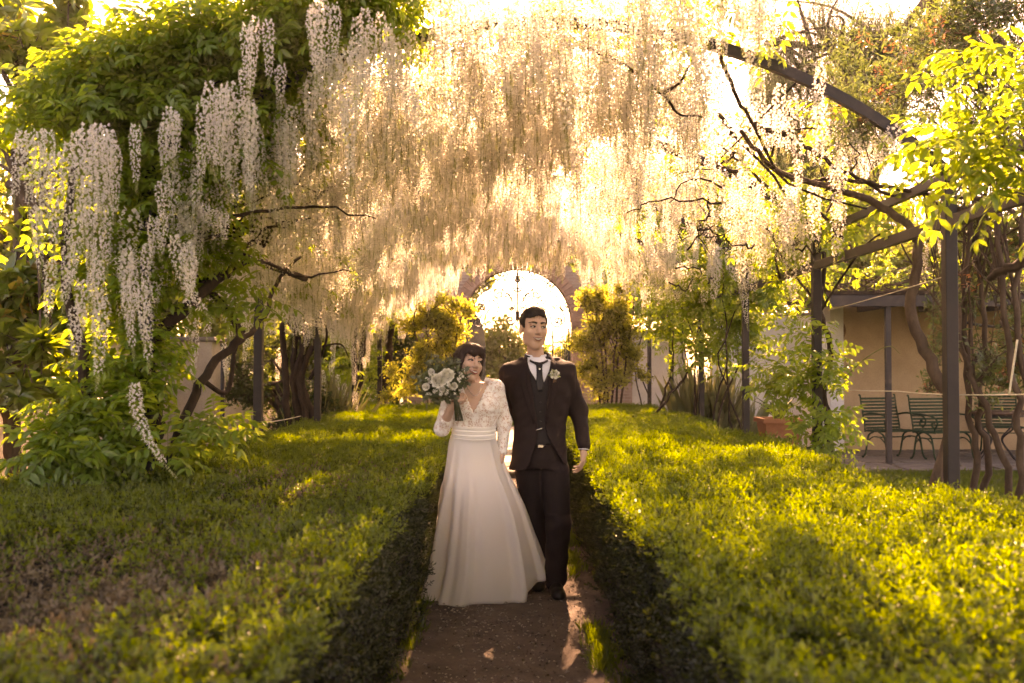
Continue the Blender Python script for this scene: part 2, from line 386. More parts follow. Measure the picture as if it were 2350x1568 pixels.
# generic broad leaf sprigs
def sprig_variant(n, L, W, spread=.12, up=.4, seg=1, stick=True):
    lv = LV()
    for i in range(n):
        d = rv(); d.z += up; b = rv()*spread*U(.2,1)
        if stick and i % 3 == 0: lv.stick(Vector((0,0,-spread*.5)), b, .002, 1)
        lv.leaf(b, d, Vector((0,0,1))+rv()*.6, L*U(.7,1.25), W*U(.7,1.25), .15, U(0,.3), seg=seg)
    return lv
def rosette_variant(n, L, W):
    lv = LV(); lv.stick((0,0,-.16), (0,0,0), .006, 1)
    for i in range(n):
        az = i*2.4+U(-.2,.2); el = U(-.25,.95)
        lv.leaf((0,0,U(-.05,.0)), (math.cos(az), math.sin(az), el), Vector((0,0,1)), L*U(.7,1.2), W*U(.8,1.2), .14, U(.05,.35), seg=2)
    return lv
def droop_variant(n=26, L=.45):
    lv = LV()
    for s_ in range(3):
        a = Vector((U(-.08,.08), U(-.08,.08), 0)); d = Vector((U(-.25,.25), U(-.25,.25), -1)).normalized(); LL = L*U(.7,1.3)
        lv.stick(a, a+d*LL, .002, 1)
        for i in range(n//2):
            q = rv(); q.z -= .8; lv.leaf(a+d*LL*(i+.5)/(n//2), q, rv(), U(.04,.07), .009, .1, .1)
    return lv
def blade_variant(n, H, W, lean=.35, spread=.05):
    lv = LV()
    for i in range(n):
        b = Vector((U(-spread,spread), U(-spread,spread), 0)); d = Vector((U(-lean,lean), U(-lean,lean), 1)).normalized()
        lv.leaf(b, d, rv(), H*U(.6,1.2), W, .05, U(0,.25))
    return lv
V_HEDGE = [hedge_variant() for _ in range(7)]
V_DRY = [hedge_variant(True) for _ in range(4)]
V_WIST = [wisteria_variant(4) for _ in range(6)]
V_WIST_S = [wisteria_variant(3, .19, .8) for _ in range(4)]
V_RAC = [raceme_variant(l, r) for l, r in ((.30,.040), (.38,.042), (.45,.044), (.52,.046), (.62,.046), (.42,.038))]
V_RAC_SLANT = raceme_variant(.5, .042, 1, .55)
RAC_LEN = [.30, .38, .45, .52, .62, .42]
V_RAC_FAR = [raceme_variant(l, .060, .72, 0, 1.35) for l in (.30, .38, .48, .58)]
V_SPRIG = [sprig_variant(22, .055, .026, .13) for _ in range(5)]
V_SPRIG_F = [sprig_variant(26, .11, .055, .26) for _ in range(4)]
V_PHOT = [sprig_variant(16, .05, .018, .10, .7) for _ in range(5)]
V_ROS = [rosette_variant(11, .17, .062) for _ in range(5)]
V_DROOP = [droop_variant() for _ in range(4)]
V_GRASS = [blade_variant(16, .055, .005, .5, .05) for _ in range(4)]
V_TUFT = [blade_variant(20, .09, .005, .5, .045) for _ in range(3)]
V_TALL = [blade_variant(40, 1.1, .016, .33, .09) for _ in range(3)]
# ================================================================== ground, path, paving
def sheet(name, x0, x1, y0, y1, z, mat, kind='structure', nx=1, ny=1, amp=0):
    V = []; F = []
    for j in range(ny+1):
        for i in range(nx+1):
            x = x0+(x1-x0)*i/nx; y = y0+(y1-y0)*j/ny
            V.append((x, y, z + (amp*float(vnoise(x, y, 2.2, 3)) if amp else 0)))
    for j in range(ny):
        for i in range(nx): k = j*(nx+1)+i; F.append((k, k+1, k+nx+2, k+nx+1))
    mb = MB(); mb.add(V, F, 0, amp > 0); return mb.build(name, mat, None, kind)
sheet('ground', -160, 160, -70, 260, 0, M['lawn'])
sheet('path', -.66, .66, -2, 13.2, .016, M['soil'], nx=40, ny=420, amp=.008)
sheet('gravel_court', -.95, 1.0, 13.2, 23.5, .010, M['gravel'], nx=10, ny=40, amp=.004)
st = empty('stone_step', (0.05, 13.0, 0), 'worn grey stone step across the garden path behind the couple', 'step')
for i, (x, wd) in enumerate(((-.42, .42), (.04, .46), (.5, .42))):
    mb = MB(); mb.box((x, 13.05, .035), (wd, .42, .09), 0, None, .012); mb.build('stone', M['stone'], st)

# patio of irregular slabs by the alcove
pat = sheet('patio', 4.2, 12.5, 13.55, 17.0, .008, M['soil'])
for j in range(6):
    y0 = 13.62+j*.56; x = 4.3+U(0,.3)
    while x < 12.2:
        wd = U(.45,.95)
        mb = MB(); jx = [U(-.05,.05) for _ in range(8)]
        P = [(x+jx[0], y0+jx[1]), (x+wd-.04+jx[2], y0+jx[3]*.6), (x+wd-.04+jx[4], y0+.50+jx[5]*.6), (x+jx[6], y0+.50+jx[7]*.6)]
        z = .028+U(-.006,.008)
        mb.add([(a, b, .0) for a, b in P]+[(a, b, z) for a, b in P], [(4,5,6,7), (0,1,5,4), (1,2,6,5), (2,3,7,6), (3,0,4,7)])
        link('paving_stone', mb.mesh('paving_stone', [M['stone']]), pat); x += wd

# lawn blades where the lawn shows
def grass_pts(x0, x1, y0, y1, n): return np.stack([rng.uniform(x0, x1, n), rng.uniform(y0, y1, n), np.full(n, .0)], 1)
gp = np.vstack([grass_pts(2.2, 6.2, 4, 13.6, 5000), grass_pts(6.2, 9.5, 8, 13.6, 2000), grass_pts(-6, -2.4, 5, 12, 2500), grass_pts(1.0, 3.6, 15.5, 22, 1800), grass_pts(-3.4, -.95, 15.5, 22, 1800), grass_pts(-3, 3, 24, 30, 1200)])
scatter('lawn_grass', V_GRASS, gp, rand_rot(len(gp), .15), rng.uniform(.8, 1.5, len(gp)), [M['grass']], None, 'short mown green lawn grass around the pergola and before the patio', 'grass')
# tufts along the path's right edge and foot of the hedges
tp = []
for i in range(520):
    y = U(3.2, 12.5); s_ = rng.random()
    x = .40+abs(rng.normal(0, .06)) if s_ < .75 else -.50-abs(rng.normal(0, .04))
    if s_ < .75 and vnoise(x*2, y, 1.6, 5) < -.15: continue
    tp.append((x, y, .012))
tp = np.array(tp); scatter('path_edge_grass', V_TUFT, tp, rand_rot(len(tp), .25), rng.uniform(.45, 1.1, len(tp)), [M['grass']], None, 'tufts of grass along the edges of the soil path', 'grass')
# crumbs of soil and grit on the path
def clod():
    lv = LV(); P = [Vector((U(-1,1), U(-1,1), U(.1,.9)))*.5 for _ in range(4)]+[Vector((0,0,.8))]; k = 0
    Q = [Vector((1,0,0)), Vector((.2,.9,.1)), Vector((-.9,.3,0)), Vector((-.3,-.9,.1)), Vector((.1,.1,.75))]; lv.v += [q*U(.7,1.1) for q in Q]; lv.f += [(0,1,4), (1,2,4), (2,3,4), (3,0,4)]; lv.m += [0]*4; return lv
cp = np.stack([rng.uniform(-.62, .62, 4200), rng.uniform(2.8, 12.8, 4200), np.full(4200, .018)], 1)
scatter('path_grit', [clod() for _ in range(4)], cp, rand_rot(len(cp), .3), rng.uniform(.003, .012, len(cp)), [M['soil']], None, 'crumbs of brown soil and grit on the path', 'grit')
# fallen petals
lv1 = LV(); lv1.leaf((0,0,0), (1,0,.1), (0,0,1), .016, .011, .2, .1); lv2 = LV(); lv2.leaf((0,0,0), (1,0,.25), (0,.3,1), .020, .009, .3, .2)
pp = np.stack([rng.normal(-.12, .27, 3600), rng.uniform(2.9, 12.5, 3600), np.full(3600, .021)], 1); pp = pp[np.abs(pp[:,0]) < .6]
scatter('fallen_petals', [lv1, lv2], pp, rand_rot(len(pp), .2), rng.uniform(.6, 1.5, len(pp)), [M['petal_fallen']], None, 'pale fallen wisteria petals strewn over the soil path', 'petals')

# ================================================================== hedges
def hedge_h(x, y, side):
    h = .80 + .035*vnoise(x, y, 1.3, 1+side) + .022*vnoise(x, y, 3.7, 4+side)
    if side < 0:
        h = h - .07*np.exp(-(((x+1.35)/.55)**2+((y-3.2)/.75)**2)) + .045*np.exp(-(((x+2.9)/.7)**2+((y-4.6)/.8)**2))
    else:
        h = h + .03*np.exp(-(((x-1.6)/.7)**2+((y-4.0)/1.2)**2))
    return h
def build_hedge(name, label, side, inner, outer_fn, y0, y1):
    e = empty(name, (side*1.4, (y0+y1)/2, 0), label, 'hedge')
    # dark woody core
    mb = MB(); ny = 60; nx = 10; V = []; F = []
    rows = []
    for j in range(ny+1):
        y = y0+.08+(y1-y0-.16)*j/ny; xo = outer_fn(y); row = []
        prof = [(inner+.055, .0), (inner+.045, .45)] + [(inner+.06+(xo-inner-.15)*k/nx, None) for k in range(nx+1)] + [(xo-.07, .35), (xo-.09, 0.0)]
        for (xx, z) in prof:
            X = side*xx
            if z is None: z = float(hedge_h(X, y, side))-.085
            row.append(len(V)); V.append((X+.012*float(vnoise(y*3, z*5, 1, 2)), y, z))
        rows.append(row)
    for a, b in zip(rows[:-1], rows[1:]):
        for k in range(len(a)-1): F.append((a[k], a[k+1], b[k+1], b[k]) if side > 0 else (a[k+1], a[k], b[k], b[k+1]))
    F.append(tuple(rows[0])); F.append(tuple(reversed(rows[-1])))
    mb.add(V, F, 0, True); mb.build('woody_core', M['twig'], e)
    # shoots
    P = []; D = []; P2 = []; D2 = []
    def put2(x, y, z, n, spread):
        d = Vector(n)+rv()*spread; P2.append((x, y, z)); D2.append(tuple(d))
    def put(x, y, z, n, spread):
        d = Vector(n)+rv()*spread; P.append((x, y, z)); D.append(tuple(d))
    A = 640
    ntop = int((y1-y0)*2.0*A)
    ys = y0+(y1-y0)*rng.random(ntop)**1.0
    for y in ys:
        xo = outer_fn(y); x = side*U(inner-.01, xo+.01)
        dens = .55+.45*min(1, 1.6-y/14)
        if rng.random() > dens: continue
        gap = vnoise(x, y, 2.6, 9)
        if side < 0 and math.exp(-(((x+1.30)/.75)**2+((y-3.1)/.95)**2)) > U(.20, 1.05): continue
        z = float(hedge_h(x, y, side)) - .050 + U(-.025,.018) + (U(0,.04) if rng.random() < .05 else 0)
        put(x, y, z, (0, 0, 1), .36)
    nsd = int((y1-y0)*.8*300)
    for i in range(nsd):
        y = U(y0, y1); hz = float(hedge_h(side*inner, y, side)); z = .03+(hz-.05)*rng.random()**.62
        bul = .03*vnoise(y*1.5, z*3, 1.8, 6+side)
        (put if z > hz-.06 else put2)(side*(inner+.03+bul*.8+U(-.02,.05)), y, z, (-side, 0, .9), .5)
        if rng.random() < .5:
            xo = outer_fn(y); put(side*(xo-.03+bul), y, z, (side, 0, .35), .55)
    for i in range(500):
        x = U(inner, outer_fn(y1)); put(side*x, y1-.03, U(.05,.78), (0, 1, .3), .5)
    P = np.array(P); D = np.array(D)
    scatter('foliage', V_HEDGE, P, dir_to_rot(D), rng.uniform(.75, 1.3, len(P)), [M['hedge'], M['twig']], e)
    P2 = np.array(P2); scatter('shaded_side_foliage', V_HEDGE, P2, dir_to_rot(np.array(D2)), rng.uniform(.7, 1.15, len(P2)), [M['hedge_shade'], M['twig']], e)  # inner sides take the leaf copy with shade painted in
    return e
outer_l = lambda y: 2.38 + .9*max(0, min(1, (6.6-y)/1.2))
outer_r = lambda y: 2.22 + .08*math.sin(y*1.7) + .35*max(0, min(1, (4.2-y)/1.5))
hl = build_hedge('box_hedge', 'clipped green hedge with a bare brown patch, on the bride\'s side of the path', -1, .52, outer_l, 1.0, 16.4)
hr = build_hedge('box_hedge', 'clipped sunlit yellow-green hedge on the groom\'s side of the path', 1, .53, outer_r, 1.0, 16.4)
# dry twigs in the bare patch of the left hedge
P = []
for i in range(1500):
    x = rng.normal(-1.30, .50); y = rng.normal(3.1, .70)
    if not (-2.6 < x < -.6 and y > 1.4): continue
    P.append((x, y, float(hedge_h(x, y, -1))-.075+U(-.02,.02)))
for i in range(220):
    x = min(-.72, rng.normal(-1.2, .3)); y = rng.normal(6.0, .5); P.append((x, y, float(hedge_h(x, y, -1))-.05))
P = np.array(P); scatter('dry_twigs', V_DRY, P, dir_to_rot(np.array([0,0,1])+rng.normal(0, .45, (len(P), 3))), rng.uniform(.8, 1.3, len(P)), [M['dry'], M['bark']], hl)

# ================================================================== pergola
PX0, PX1, PCX = -2.27, 2.73, .23
ARCH_D = [6.2, 8.92, 11.64, 14.36, 17.08, 19.8]
def roof_z(x):
    Rr = 3.764; dx = min(abs(x-PCX), 2.6); return 3.57-Rr+math.sqrt(Rr*Rr-dx*dx)
pg = empty('pergola', (PCX, 12, 0), 'dark iron garden pergola with curved arches over the hedged path', 'pergola')
def bar(pts, wd, ht, name):
    """rectangular section swept in a vertical plane"""
    mb = MB(); V = []; F = []; P = [Vector(p) for p in pts]
    for i, p in enumerate(P):
        t = (P[min(i+1, len(P)-1)]-P[max(i-1, 0)]).normalized()
        side = t.cross(Vector((0,0,1))); side = side.normalized(); up = side.cross(t).normalized()
        for a, b in ((-1,-1), (1,-1), (1,1), (-1,1)): V.append(p+side*a*wd/2+up*b*ht/2)
    for i in range(len(P)-1):
        for k in range(4): F.append((i*4+k, i*4+(k+1)%4, i*4+4+(k+1)%4, i*4+4+k))
    F += [(3,2,1,0), tuple((len(P)-1)*4+k for k in range(4))]
    mb.add(V, F); return mb.build(name, M['iron'], pg)
for d in [-1.96, .76, 3.48]+ARCH_D:
    for x in (PX0, PX1):
        mb = MB(); mb.box((x, d, 1.33), (.075, .075, 2.66), 0, None, .004); mb.box((x, d, .012), (.16, .16, .024), 0); mb.box((x, d, 2.668), (.095, .095, .012)); mb.build('post', M['iron'], pg)
    bar([(PCX-2.5+5*i/40, d, roof_z(PCX-2.5+5*i/40)+.035) for i in range(41)], .045, .066, 'arch')
ys = [-1.96, .76, 3.48]+ARCH_D
for x in (PX0, PX1):
    sg = -1 if x < 0 else 1
    for a, b in zip(ys[:-1], ys[1:]):
        if a < 6 and x < 0: continue
        bar([(x-sg*.012, a+.05, 2.625), (x-sg*.012, b-.05, 2.625)], .04, .06, 'top_rail')
        bar([(x-sg*.012, a+.05, 2.345), (x-sg*.012, b-.05, 2.345)], .045, .07, 'lower_rail')
for x in (-1.35, -.2, .95, 1.85):   # thin tie wires along the vault
    mb = MB(); mb.tube([(x, 6.2, roof_z(x)+.09), (x, 13, roof_z(x)+.085), (x, 19.8, roof_z(x)+.09)], .008, 5); mb.build('tie_rod', M['iron'], pg)

# ================================================================== walls and gateway
def wall(name, label, x0, x1, y0, y1, h, mat, cap=.06, capmat=None):
    e = empty(name, ((x0+x1)/2, (y0+y1)/2, 0), label, 'wall')
    mb = MB(); mb.box(((x0+x1)/2, (y0+y1)/2, h/2), (x1-x0, y1-y0, h)); mb.build('wall_face', mat, e)
    if cap:
        mb = MB(); mb.box(((x0+x1)/2, (y0+y1)/2, h+cap/2), (x1-x0+.08, y1-y0+.08, cap), 0, None, .008); mb.build('coping', capmat or M['stone'], e)
    return e
wall('garden_wall', 'low beige plastered garden wall behind the left posts', -4.75, -4.5, 4.5, 22.2, 1.72, M['plaster'])
mbp = empty('wall_pier', (-4.1, 12.6, 0), 'beige plastered pier in front of the left garden wall', 'wall')
mb = MB(); mb.box((-4.15, 12.9, .88), (.68, .5, 1.76), 0, None, .01); mb.build('pier_body', M['plaster'], mbp); mb = MB(); mb.box((-4.15, 12.9, 1.79), (.76, .58, .055), 0, None, .01); mb.build('coping', M['stone'], mbp)
wall('garden_wall', 'white rendered wall beside the ochre alcove, behind the terracotta pot', 3.6, 5.55, 17.9, 18.15, 2.35, M['plaster_white'])
wall('garden_wall', 'white wall right of the brick archway behind the yellow shrub', 2.65, 3.9, 22.3, 22.55, 2.2, M['plaster_white'])
wall('garden_wall', 'white wall left of the brick archway behind the yellow shrub', -4.5, -2.55, 22.3, 22.55, 2.2, M['plaster_white'])
GX, GY, GR, GS = .125, 22.4, 1.21, 2.42      # arch centre, depth, radius, springing height
gw = empty('brick_gateway', (GX, GY, 0), 'tall brick garden gateway with a round arch at the end of the path', 'gateway')
mb = MB(); hw = 2.55; top = 4.0; yf, yb = GY-.22, GY+.22; n = 24
ring = [(GX+GR*1.2*math.cos(math.pi*i/n), GS+GR*1.2*math.sin(math.pi*i/n)) for i in range(n+1)]
for yy, flip in ((yf, 1), (yb, -1)):
    V = []; F = []
    for x, z in ring:
        V.append((x, yy, z)); a = math.atan2(z-GS, x-GX); k = min(hw/max(abs(math.cos(a)), 1e-6), (top-GS)/max(math.sin(a), 1e-6)); V.append((GX+k*math.cos(a), yy, GS+k*math.sin(a)))
    for i in range(n): q = (2*i, 2*i+1, 2*i+3, 2*i+2); F.append(q if flip > 0 else q[::-1])
    mb.add(V, F)
for sg in (-1, 1):
    xa, xb = sorted((GX+sg*GR*1.2, GX+sg*hw)); mb.box(((xa+xb)/2, GY, GS/2), (xb-xa, .44, GS))
mb.box((GX, GY, top+.02), (hw*2, .44, .04))
mb.box((GX-hw+.02, GY, (top+GS)/2), (.04, .436, top-GS)); mb.box((GX+hw-.02, GY, (top+GS)/2), (.04, .436, top-GS))
mb.build('brick_face', M['brickwall'], gw)
nv = 38
for i in range(nv):
    a0 = math.pi*(i+.04)/nv; a1 = math.pi*(i+.96)/nv; r0 = GR; r1 = GR*1.215; y0 = yf-.03-U(0,.008); y1 = yb+.03
    V = [(GX+r*math.cos(a), y, GS+r*math.sin(a)) for y in (y0, y1) for r in (r0, r1) for a in (a0, a1)]
    mb = MB(); mb.add(V, [(0,1,3,2), (4,6,7,5), (0,4,5,1), (2,3,7,6), (0,2,6,4), (1,5,7,3)]); mb.build('brick', M['brick'], gw)
for sg in (-1, 1):
    for j in range(22):
        mb = MB(); mb.box((GX+sg*(GR*1.1+.0), GY, .055+j*.11), (GR*.2, .50+U(0,.01), .10)); mb.build('brick', M['brick'], gw)
# wrought iron fan
fan = empty('iron_fanlight', (GX, GY, GS), 'wrought iron scrollwork fan filling the round top of the archway', 'grille')
def scroll(p0, p1, bulge, r0, t0, r1, t1, thick=.017):
    """arc from p0 to p1 (units of the arch radius) with spirals curling at both ends"""
    p0 = Vector(p0); p1 = Vector(p1); m = (p0+p1)/2; nrm = Vector((-(p1-p0).y, (p1-p0).x)); c = m+nrm*bulge
    mid = [(p0*(1-t)**2+c*2*t*(1-t)+p1*t*t) for t in lerp_list(0, 1, 14)]
    def spiral(p, tan, r, turns):
        s_ = 1 if turns > 0 else -1; tan = tan.normalized(); n_ = Vector((-tan.y, tan.x))*s_; cc = p+n_*r; out = []
        a0 = math.atan2((p-cc).y, (p-cc).x); steps = int(abs(turns)*16)
        for k in range(1, steps+1):
            f = k/steps; a = a0+s_*abs(turns)*2*math.pi*f; out.append(cc+Vector((math.cos(a), math.sin(a)))*r*(1-.8*f))
        return out
    e0 = spiral(p0, p0-mid[1], r0, t0) if t0 else []; e1 = spiral(p1, p1-mid[-2], r1, t1) if t1 else []
    pts = list(reversed(e0))+mid+e1
    for sx in (1, -1):
        mb = MB(); mb.tube([(GX+sx*p.x*GR, GY, GS+p.y*GR) for p in pts], thick, 5)
        for q in ([pts[0]] if t0 else [])+([pts[-1]] if t1 else []):
            mb.box((GX+sx*q.x*GR, GY, GS+q.y*GR), (.05, .03, .05))
        mb.build('scroll', M['iron_gate'], fan)
scroll((-.03,.05), (-.28,.62), -.28, .10, -1.2, .11, 1.25)
scroll((-.30,.52), (-.05,.86), .25, .10, 1.2, .07, -1.1)
scroll((-.42,.30), (-.62,.02), -.35, .11, 1.3, .12, -1.2)
scroll((-.80,.30), (-.58,.60), .3, .12, -1.2, .10, 1.2)
scroll((-.60,.70), (-.28,.80), .25, .08, -1.1, .09, 1.2)
scroll((-.88,.05), (-.70,.34), .25, .08, 1.2, .07, -1.1)
scroll((-.16,.30), (-.10,.60), -.15, .06, 1, .06, -1)
mb = MB(); mb.tube([(GX, GY, GS+.02), (GX, GY, GS+GR*.97)], .020, 6); mb.box((GX, GY, GS+GR*.90), (.05, .03, .05)); mb.build('centre_rod', M['iron_gate'], fan)
mb = MB(); mb.tube([(GX+GR*.985*math.cos(a), GY, GS+GR*.985*math.sin(a)) for a in lerp_list(0, math.pi, 40)], .015, 6); mb.build('rim', M['iron_gate'], fan)
# gate leaves, standing open
def gate_leaf(label, hx, ang, solid):
    e = empty('gate_leaf', (hx, GY+.1, 0), label, 'gate'); wd = 1.05; H1, H0 = 2.72, 1.95; sg = 1 if hx < GX else -1
    def tr(u, z, off=0): return (hx+sg*u*math.cos(ang)-sg*off*math.sin(ang), GY+.1+u*math.sin(ang)+off*math.cos(ang), z)
    prof = [(u, H0+(H1-H0)*math.sqrt(max(0, 1-(u/wd-.0)**2))) for u in lerp_list(0, wd, 12)]
    if solid:
        mb = MB(); V = []; F = []
        for u, z in prof: V += [tr(u, .06, -.02), tr(u, z, -.02), tr(u, .06, .02), tr(u, z, .02)]
        for i in range(11): k = i*4; F += [(k, k+1, k+5, k+4), (k+2, k+6, k+7, k+3), (k+1, k+3, k+7, k+5)]
        mb.add(V, F); mb.build('sheet_panel', M['iron_gate'], e)
    else:
        for i in range(9):
            u = .05+(wd-.1)*i/8; mb = MB(); mb.tube([tr(u, .06), tr(u, 2.25)], .010, 5); mb.build('bar', M['iron_gate'], e)
    mb = MB(); mb.tube([tr(0, .05), tr(0, H1 if solid else 2.3)], .022, 6); mb.tube([tr(wd, .05), tr(wd, H0+.02 if solid else 2.3)], .018, 6)
    for z in ((.1, 1.0) if solid else (.1, 1.0, 2.0, 2.28)): mb.tube([tr(0, z), tr(wd, z)], .014, 5)
    if solid: mb.tube([tr(u, z+.01) for u, z in prof], .018, 6)
    mb.build('frame', M['iron_gate'], e)
gate_leaf('open dark sheet-metal gate leaf with a curved top, left of the archway opening', GX-GR+.05, R(68), True)
gate_leaf('open barred iron gate leaf right of the groom\'s head', GX+GR-.05, R(72), False)

# ochre alcove with a flat vine-covered canopy
alc = empty('alcove_wall', (8, 17.2, 0), 'ochre plastered wall of the shaded seating alcove behind the green chairs', 'wall')
mb = MB(); mb.box((8.9, 17.25, 1.35), (7.2, .3, 2.7)); mb.build('wall_face', M['plaster_ochre'], alc)
mb = MB(); mb.box((5.42, 16.85, 1.25), (.22, .5, 2.5)); mb.build('wall_return', M['plaster_white'], alc)
can = empty('lean_to_canopy', (8, 15.8, 0), 'flat dark roof canopy on thin iron posts over the seating alcove', 'canopy')
mb = MB(); mb.box((8.6, 14.55, 2.40), (7.9, .10, .16)); mb.build('front_beam', M['iron'], can)
for i in range(8): mb = MB(); mb.box((4.9+i*1.05, 15.83, 2.42), (.07, 2.44, .10)); mb.build('rafter', M['iron'], can)
mb = MB(); mb.box((8.6, 15.85, 2.52), (7.8, 2.6, .05)); mb.build('roof_board', M['bark'], can)
for px in (2040, 2560): p = at(px, 1065, 14.6); mb = MB(); mb.box((p.x, 14.6, 1.16), (.075, .075, 2.32)); mb.box((p.x, 14.6, .015), (.14, .14, .03)); mb.build('post', M['iron'], can)
mb = MB(); mb.tube([(7.2-.9*math.cos(a), 14.62, 2.36-.42*math.sin(a)*.8) for a in lerp_list(.0, math.pi, 14)], .022, 6); mb.build('curved_brace', M['iron'], can)

# thin iron pole by the left wall, chimney pipe
pl = at(510, 1020, 10.6)
e = empty('iron_pole', (pl.x, 10.6, 0), 'thin dark iron pole standing before the beige left wall', 'pole')
mb = MB(); mb.tube([(pl.x, 10.6, 0), (pl.x, 10.6, 1.66)], .022, 8); mb.tube([(pl.x, 10.6, 1.66), (pl.x, 10.6, 1.69)], .028, 8); mb.tube([(pl.x, 10.6, 0), (pl.x, 10.6, .03)], .05, 8); mb.build('shaft', M['iron'], e)
p = at(262, 18, 20)
e = empty('chimney_pipe', (p.x, 20, 0), 'grey metal pipe poking into the white sky above the left foliage', 'pipe')
mb = MB(); mb.tube([(p.x, 20, 0), (p.x, 20, p.z-.12)], .055, 12); mb.build('shaft', M['pipe'], e)
mb = MB(); mb.tube([(p.x, 20, p.z-.12), (p.x, 20, p.z-.0)], .085, 12); mb.build('cowl', M['pipe'], e)

# garden strings
def string_(name, label, pts, sag, r=.0045):
    P = []
    for a, b in zip(pts[:-1], pts[1:]):
        for i in range(10): t = i/10; q = a.lerp(b, t); q = q-Vector((0,0,sag*4*t*(1-t))); P.append(q)
    P.append(pts[-1]); mb = MB(); mb.tube(P, r, 5); return tag(mb.build(name, M['string']), label, 'string')
string_('garden_string', 'pale string stretched low between the left pergola posts', [at(372, 1025, 6.16), at(588, 972, 8.85), at(690, 955, 11.5)], .01)
string_('garden_string', 'pale string stretched at chair height across the right side', [at(1905, 893, 9.0), at(2060, 898, 7.6), at(2185, 906, 6.3), at(2420, 903, 5.2)], .005, .004)
string_('garden_string', 'pale wire slanting up across the right bay below the lower rail', [at(1900, 712, 8.95), at(2175, 632, 6.24)], .01, .004)
string_('garden_string', 'pale string hanging from the stems at the right edge, knotted to the low string', [at(2335, 780, 5.6), at(2316, 905, 5.58)], .0, .006)

# round ornament on the alcove wall
p = at(1918, 758, 16.9); e = empty('wall_disc', (p.x, 17.08, p.z), 'round rusty disc hanging on the alcove wall behind the leafy post', 'ornament')
V = []; mb = MB(); rr = .23
prof = [(0, .03), (.06, .035), (.075, .02), (.16, .022), (.20, .04), (.23, .03), (.235, 0)]
for r_, z in prof:
    for k in range(28): V.append((p.x+r_*math.cos(k*6.283/28), 17.095-z, p.z+r_*math.sin(k*6.283/28)))
F = [(i*28+k, (i+1)*28+k, (i+1)*28+(k+1)%28, i*28+(k+1)%28) for i in range(len(prof)-1) for k in range(28)]
mb.add(V, F, 0, True); mb.build('disc_face', M['rust'], e)

# terracotta planter
def planter(label, c, s_, zo):
    e = empty('terracotta_planter', (c[0], c[1], zo), label, 'planter'); mb = MB()
    def ringp(h, z): return [(c[0]+sx*h, c[1]+sy*h, z+zo) for sx, sy in ((-1,-1), (1,-1), (1,1), (-1,1))]
    V = ringp(.30*s_, .02)+ringp(.36*s_, .46*s_)+ringp(.41*s_, .46*s_)+ringp(.41*s_, .55*s_)+ringp(.36*s_, .55*s_)+ringp(.34*s_, .45*s_); F = [(3,2,1,0)]
    for i in range(5):
        for k in range(4): F.append((i*4+k, i*4+(k+1)%4, i*4+4+(k+1)%4, i*4+4+k))
    mb.add(V, F); mb.build('pot', M['terracotta'], e)
    mb = MB(); mb.box((c[0], c[1], .47*s_+zo), (.69*s_, .69*s_, .04)); mb.build('soil', M['soil'], e)
p = at(1788, 1036, 13.2)
planter('square terracotta planter with a rolled rim before the white wall', (p.x, 13.2, 0), .66, .40)
mb = MB(); mb.box((p.x, 13.2, .2), (.46, .46, .40), 0, None, .015); tag(mb.build('stone_plinth', M['stone']), 'square stone plinth under the terracotta planter', 'plinth')
e = empty('pot_plant', (p.x, 13.2, .72), 'dark strappy plant growing in the terracotta planter', 'plant')
lv = LV()
for i in range(16): az = i*2.4; lv.leaf((p.x+U(-.05,.05), 13.2+U(-.05,.05), .72), (math.cos(az), math.sin(az), U(.8,2.2)), (0,0,1), U(.3,.6), .06, .15, U(.1,.5), seg=2)
link('leaves', lv.mesh('pot_leaves', [M['conifer']]), e, 'stuff')
def broadplant(label, c, n, L, W):
    e = empty('broad_leaf_plant', c, label, 'plant')
    for i in range(n):
        az = i*2.4+U(-.3,.3); lv = LV(); d = Vector((math.cos(az), math.sin(az), U(.5,1.3)))
        lv.stick(c, Vector(c)+d.normalized()*L*.6, .006, 1); lv.leaf(Vector(c)+d.normalized()*L*.6, Vector((math.cos(az), math.sin(az), .15)), (0,0,1), L*U(.8,1.2), W, .12, .35, seg=2)
        link('leaf', lv.mesh('broad_leaf', [M['wleaf'], M['stem']]), e)
p = at(1765, 1010, 10.8); broadplant('low broad-leaved plant rising behind the right hedge below the planter', (p.x, 10.8, .45), 14, .28, .12)
p = at(1680, 1000, 12.0); broadplant('small broad-leaved plant at the foot of the third right post', (p.x, 12.0, .3), 9, .25, .11)

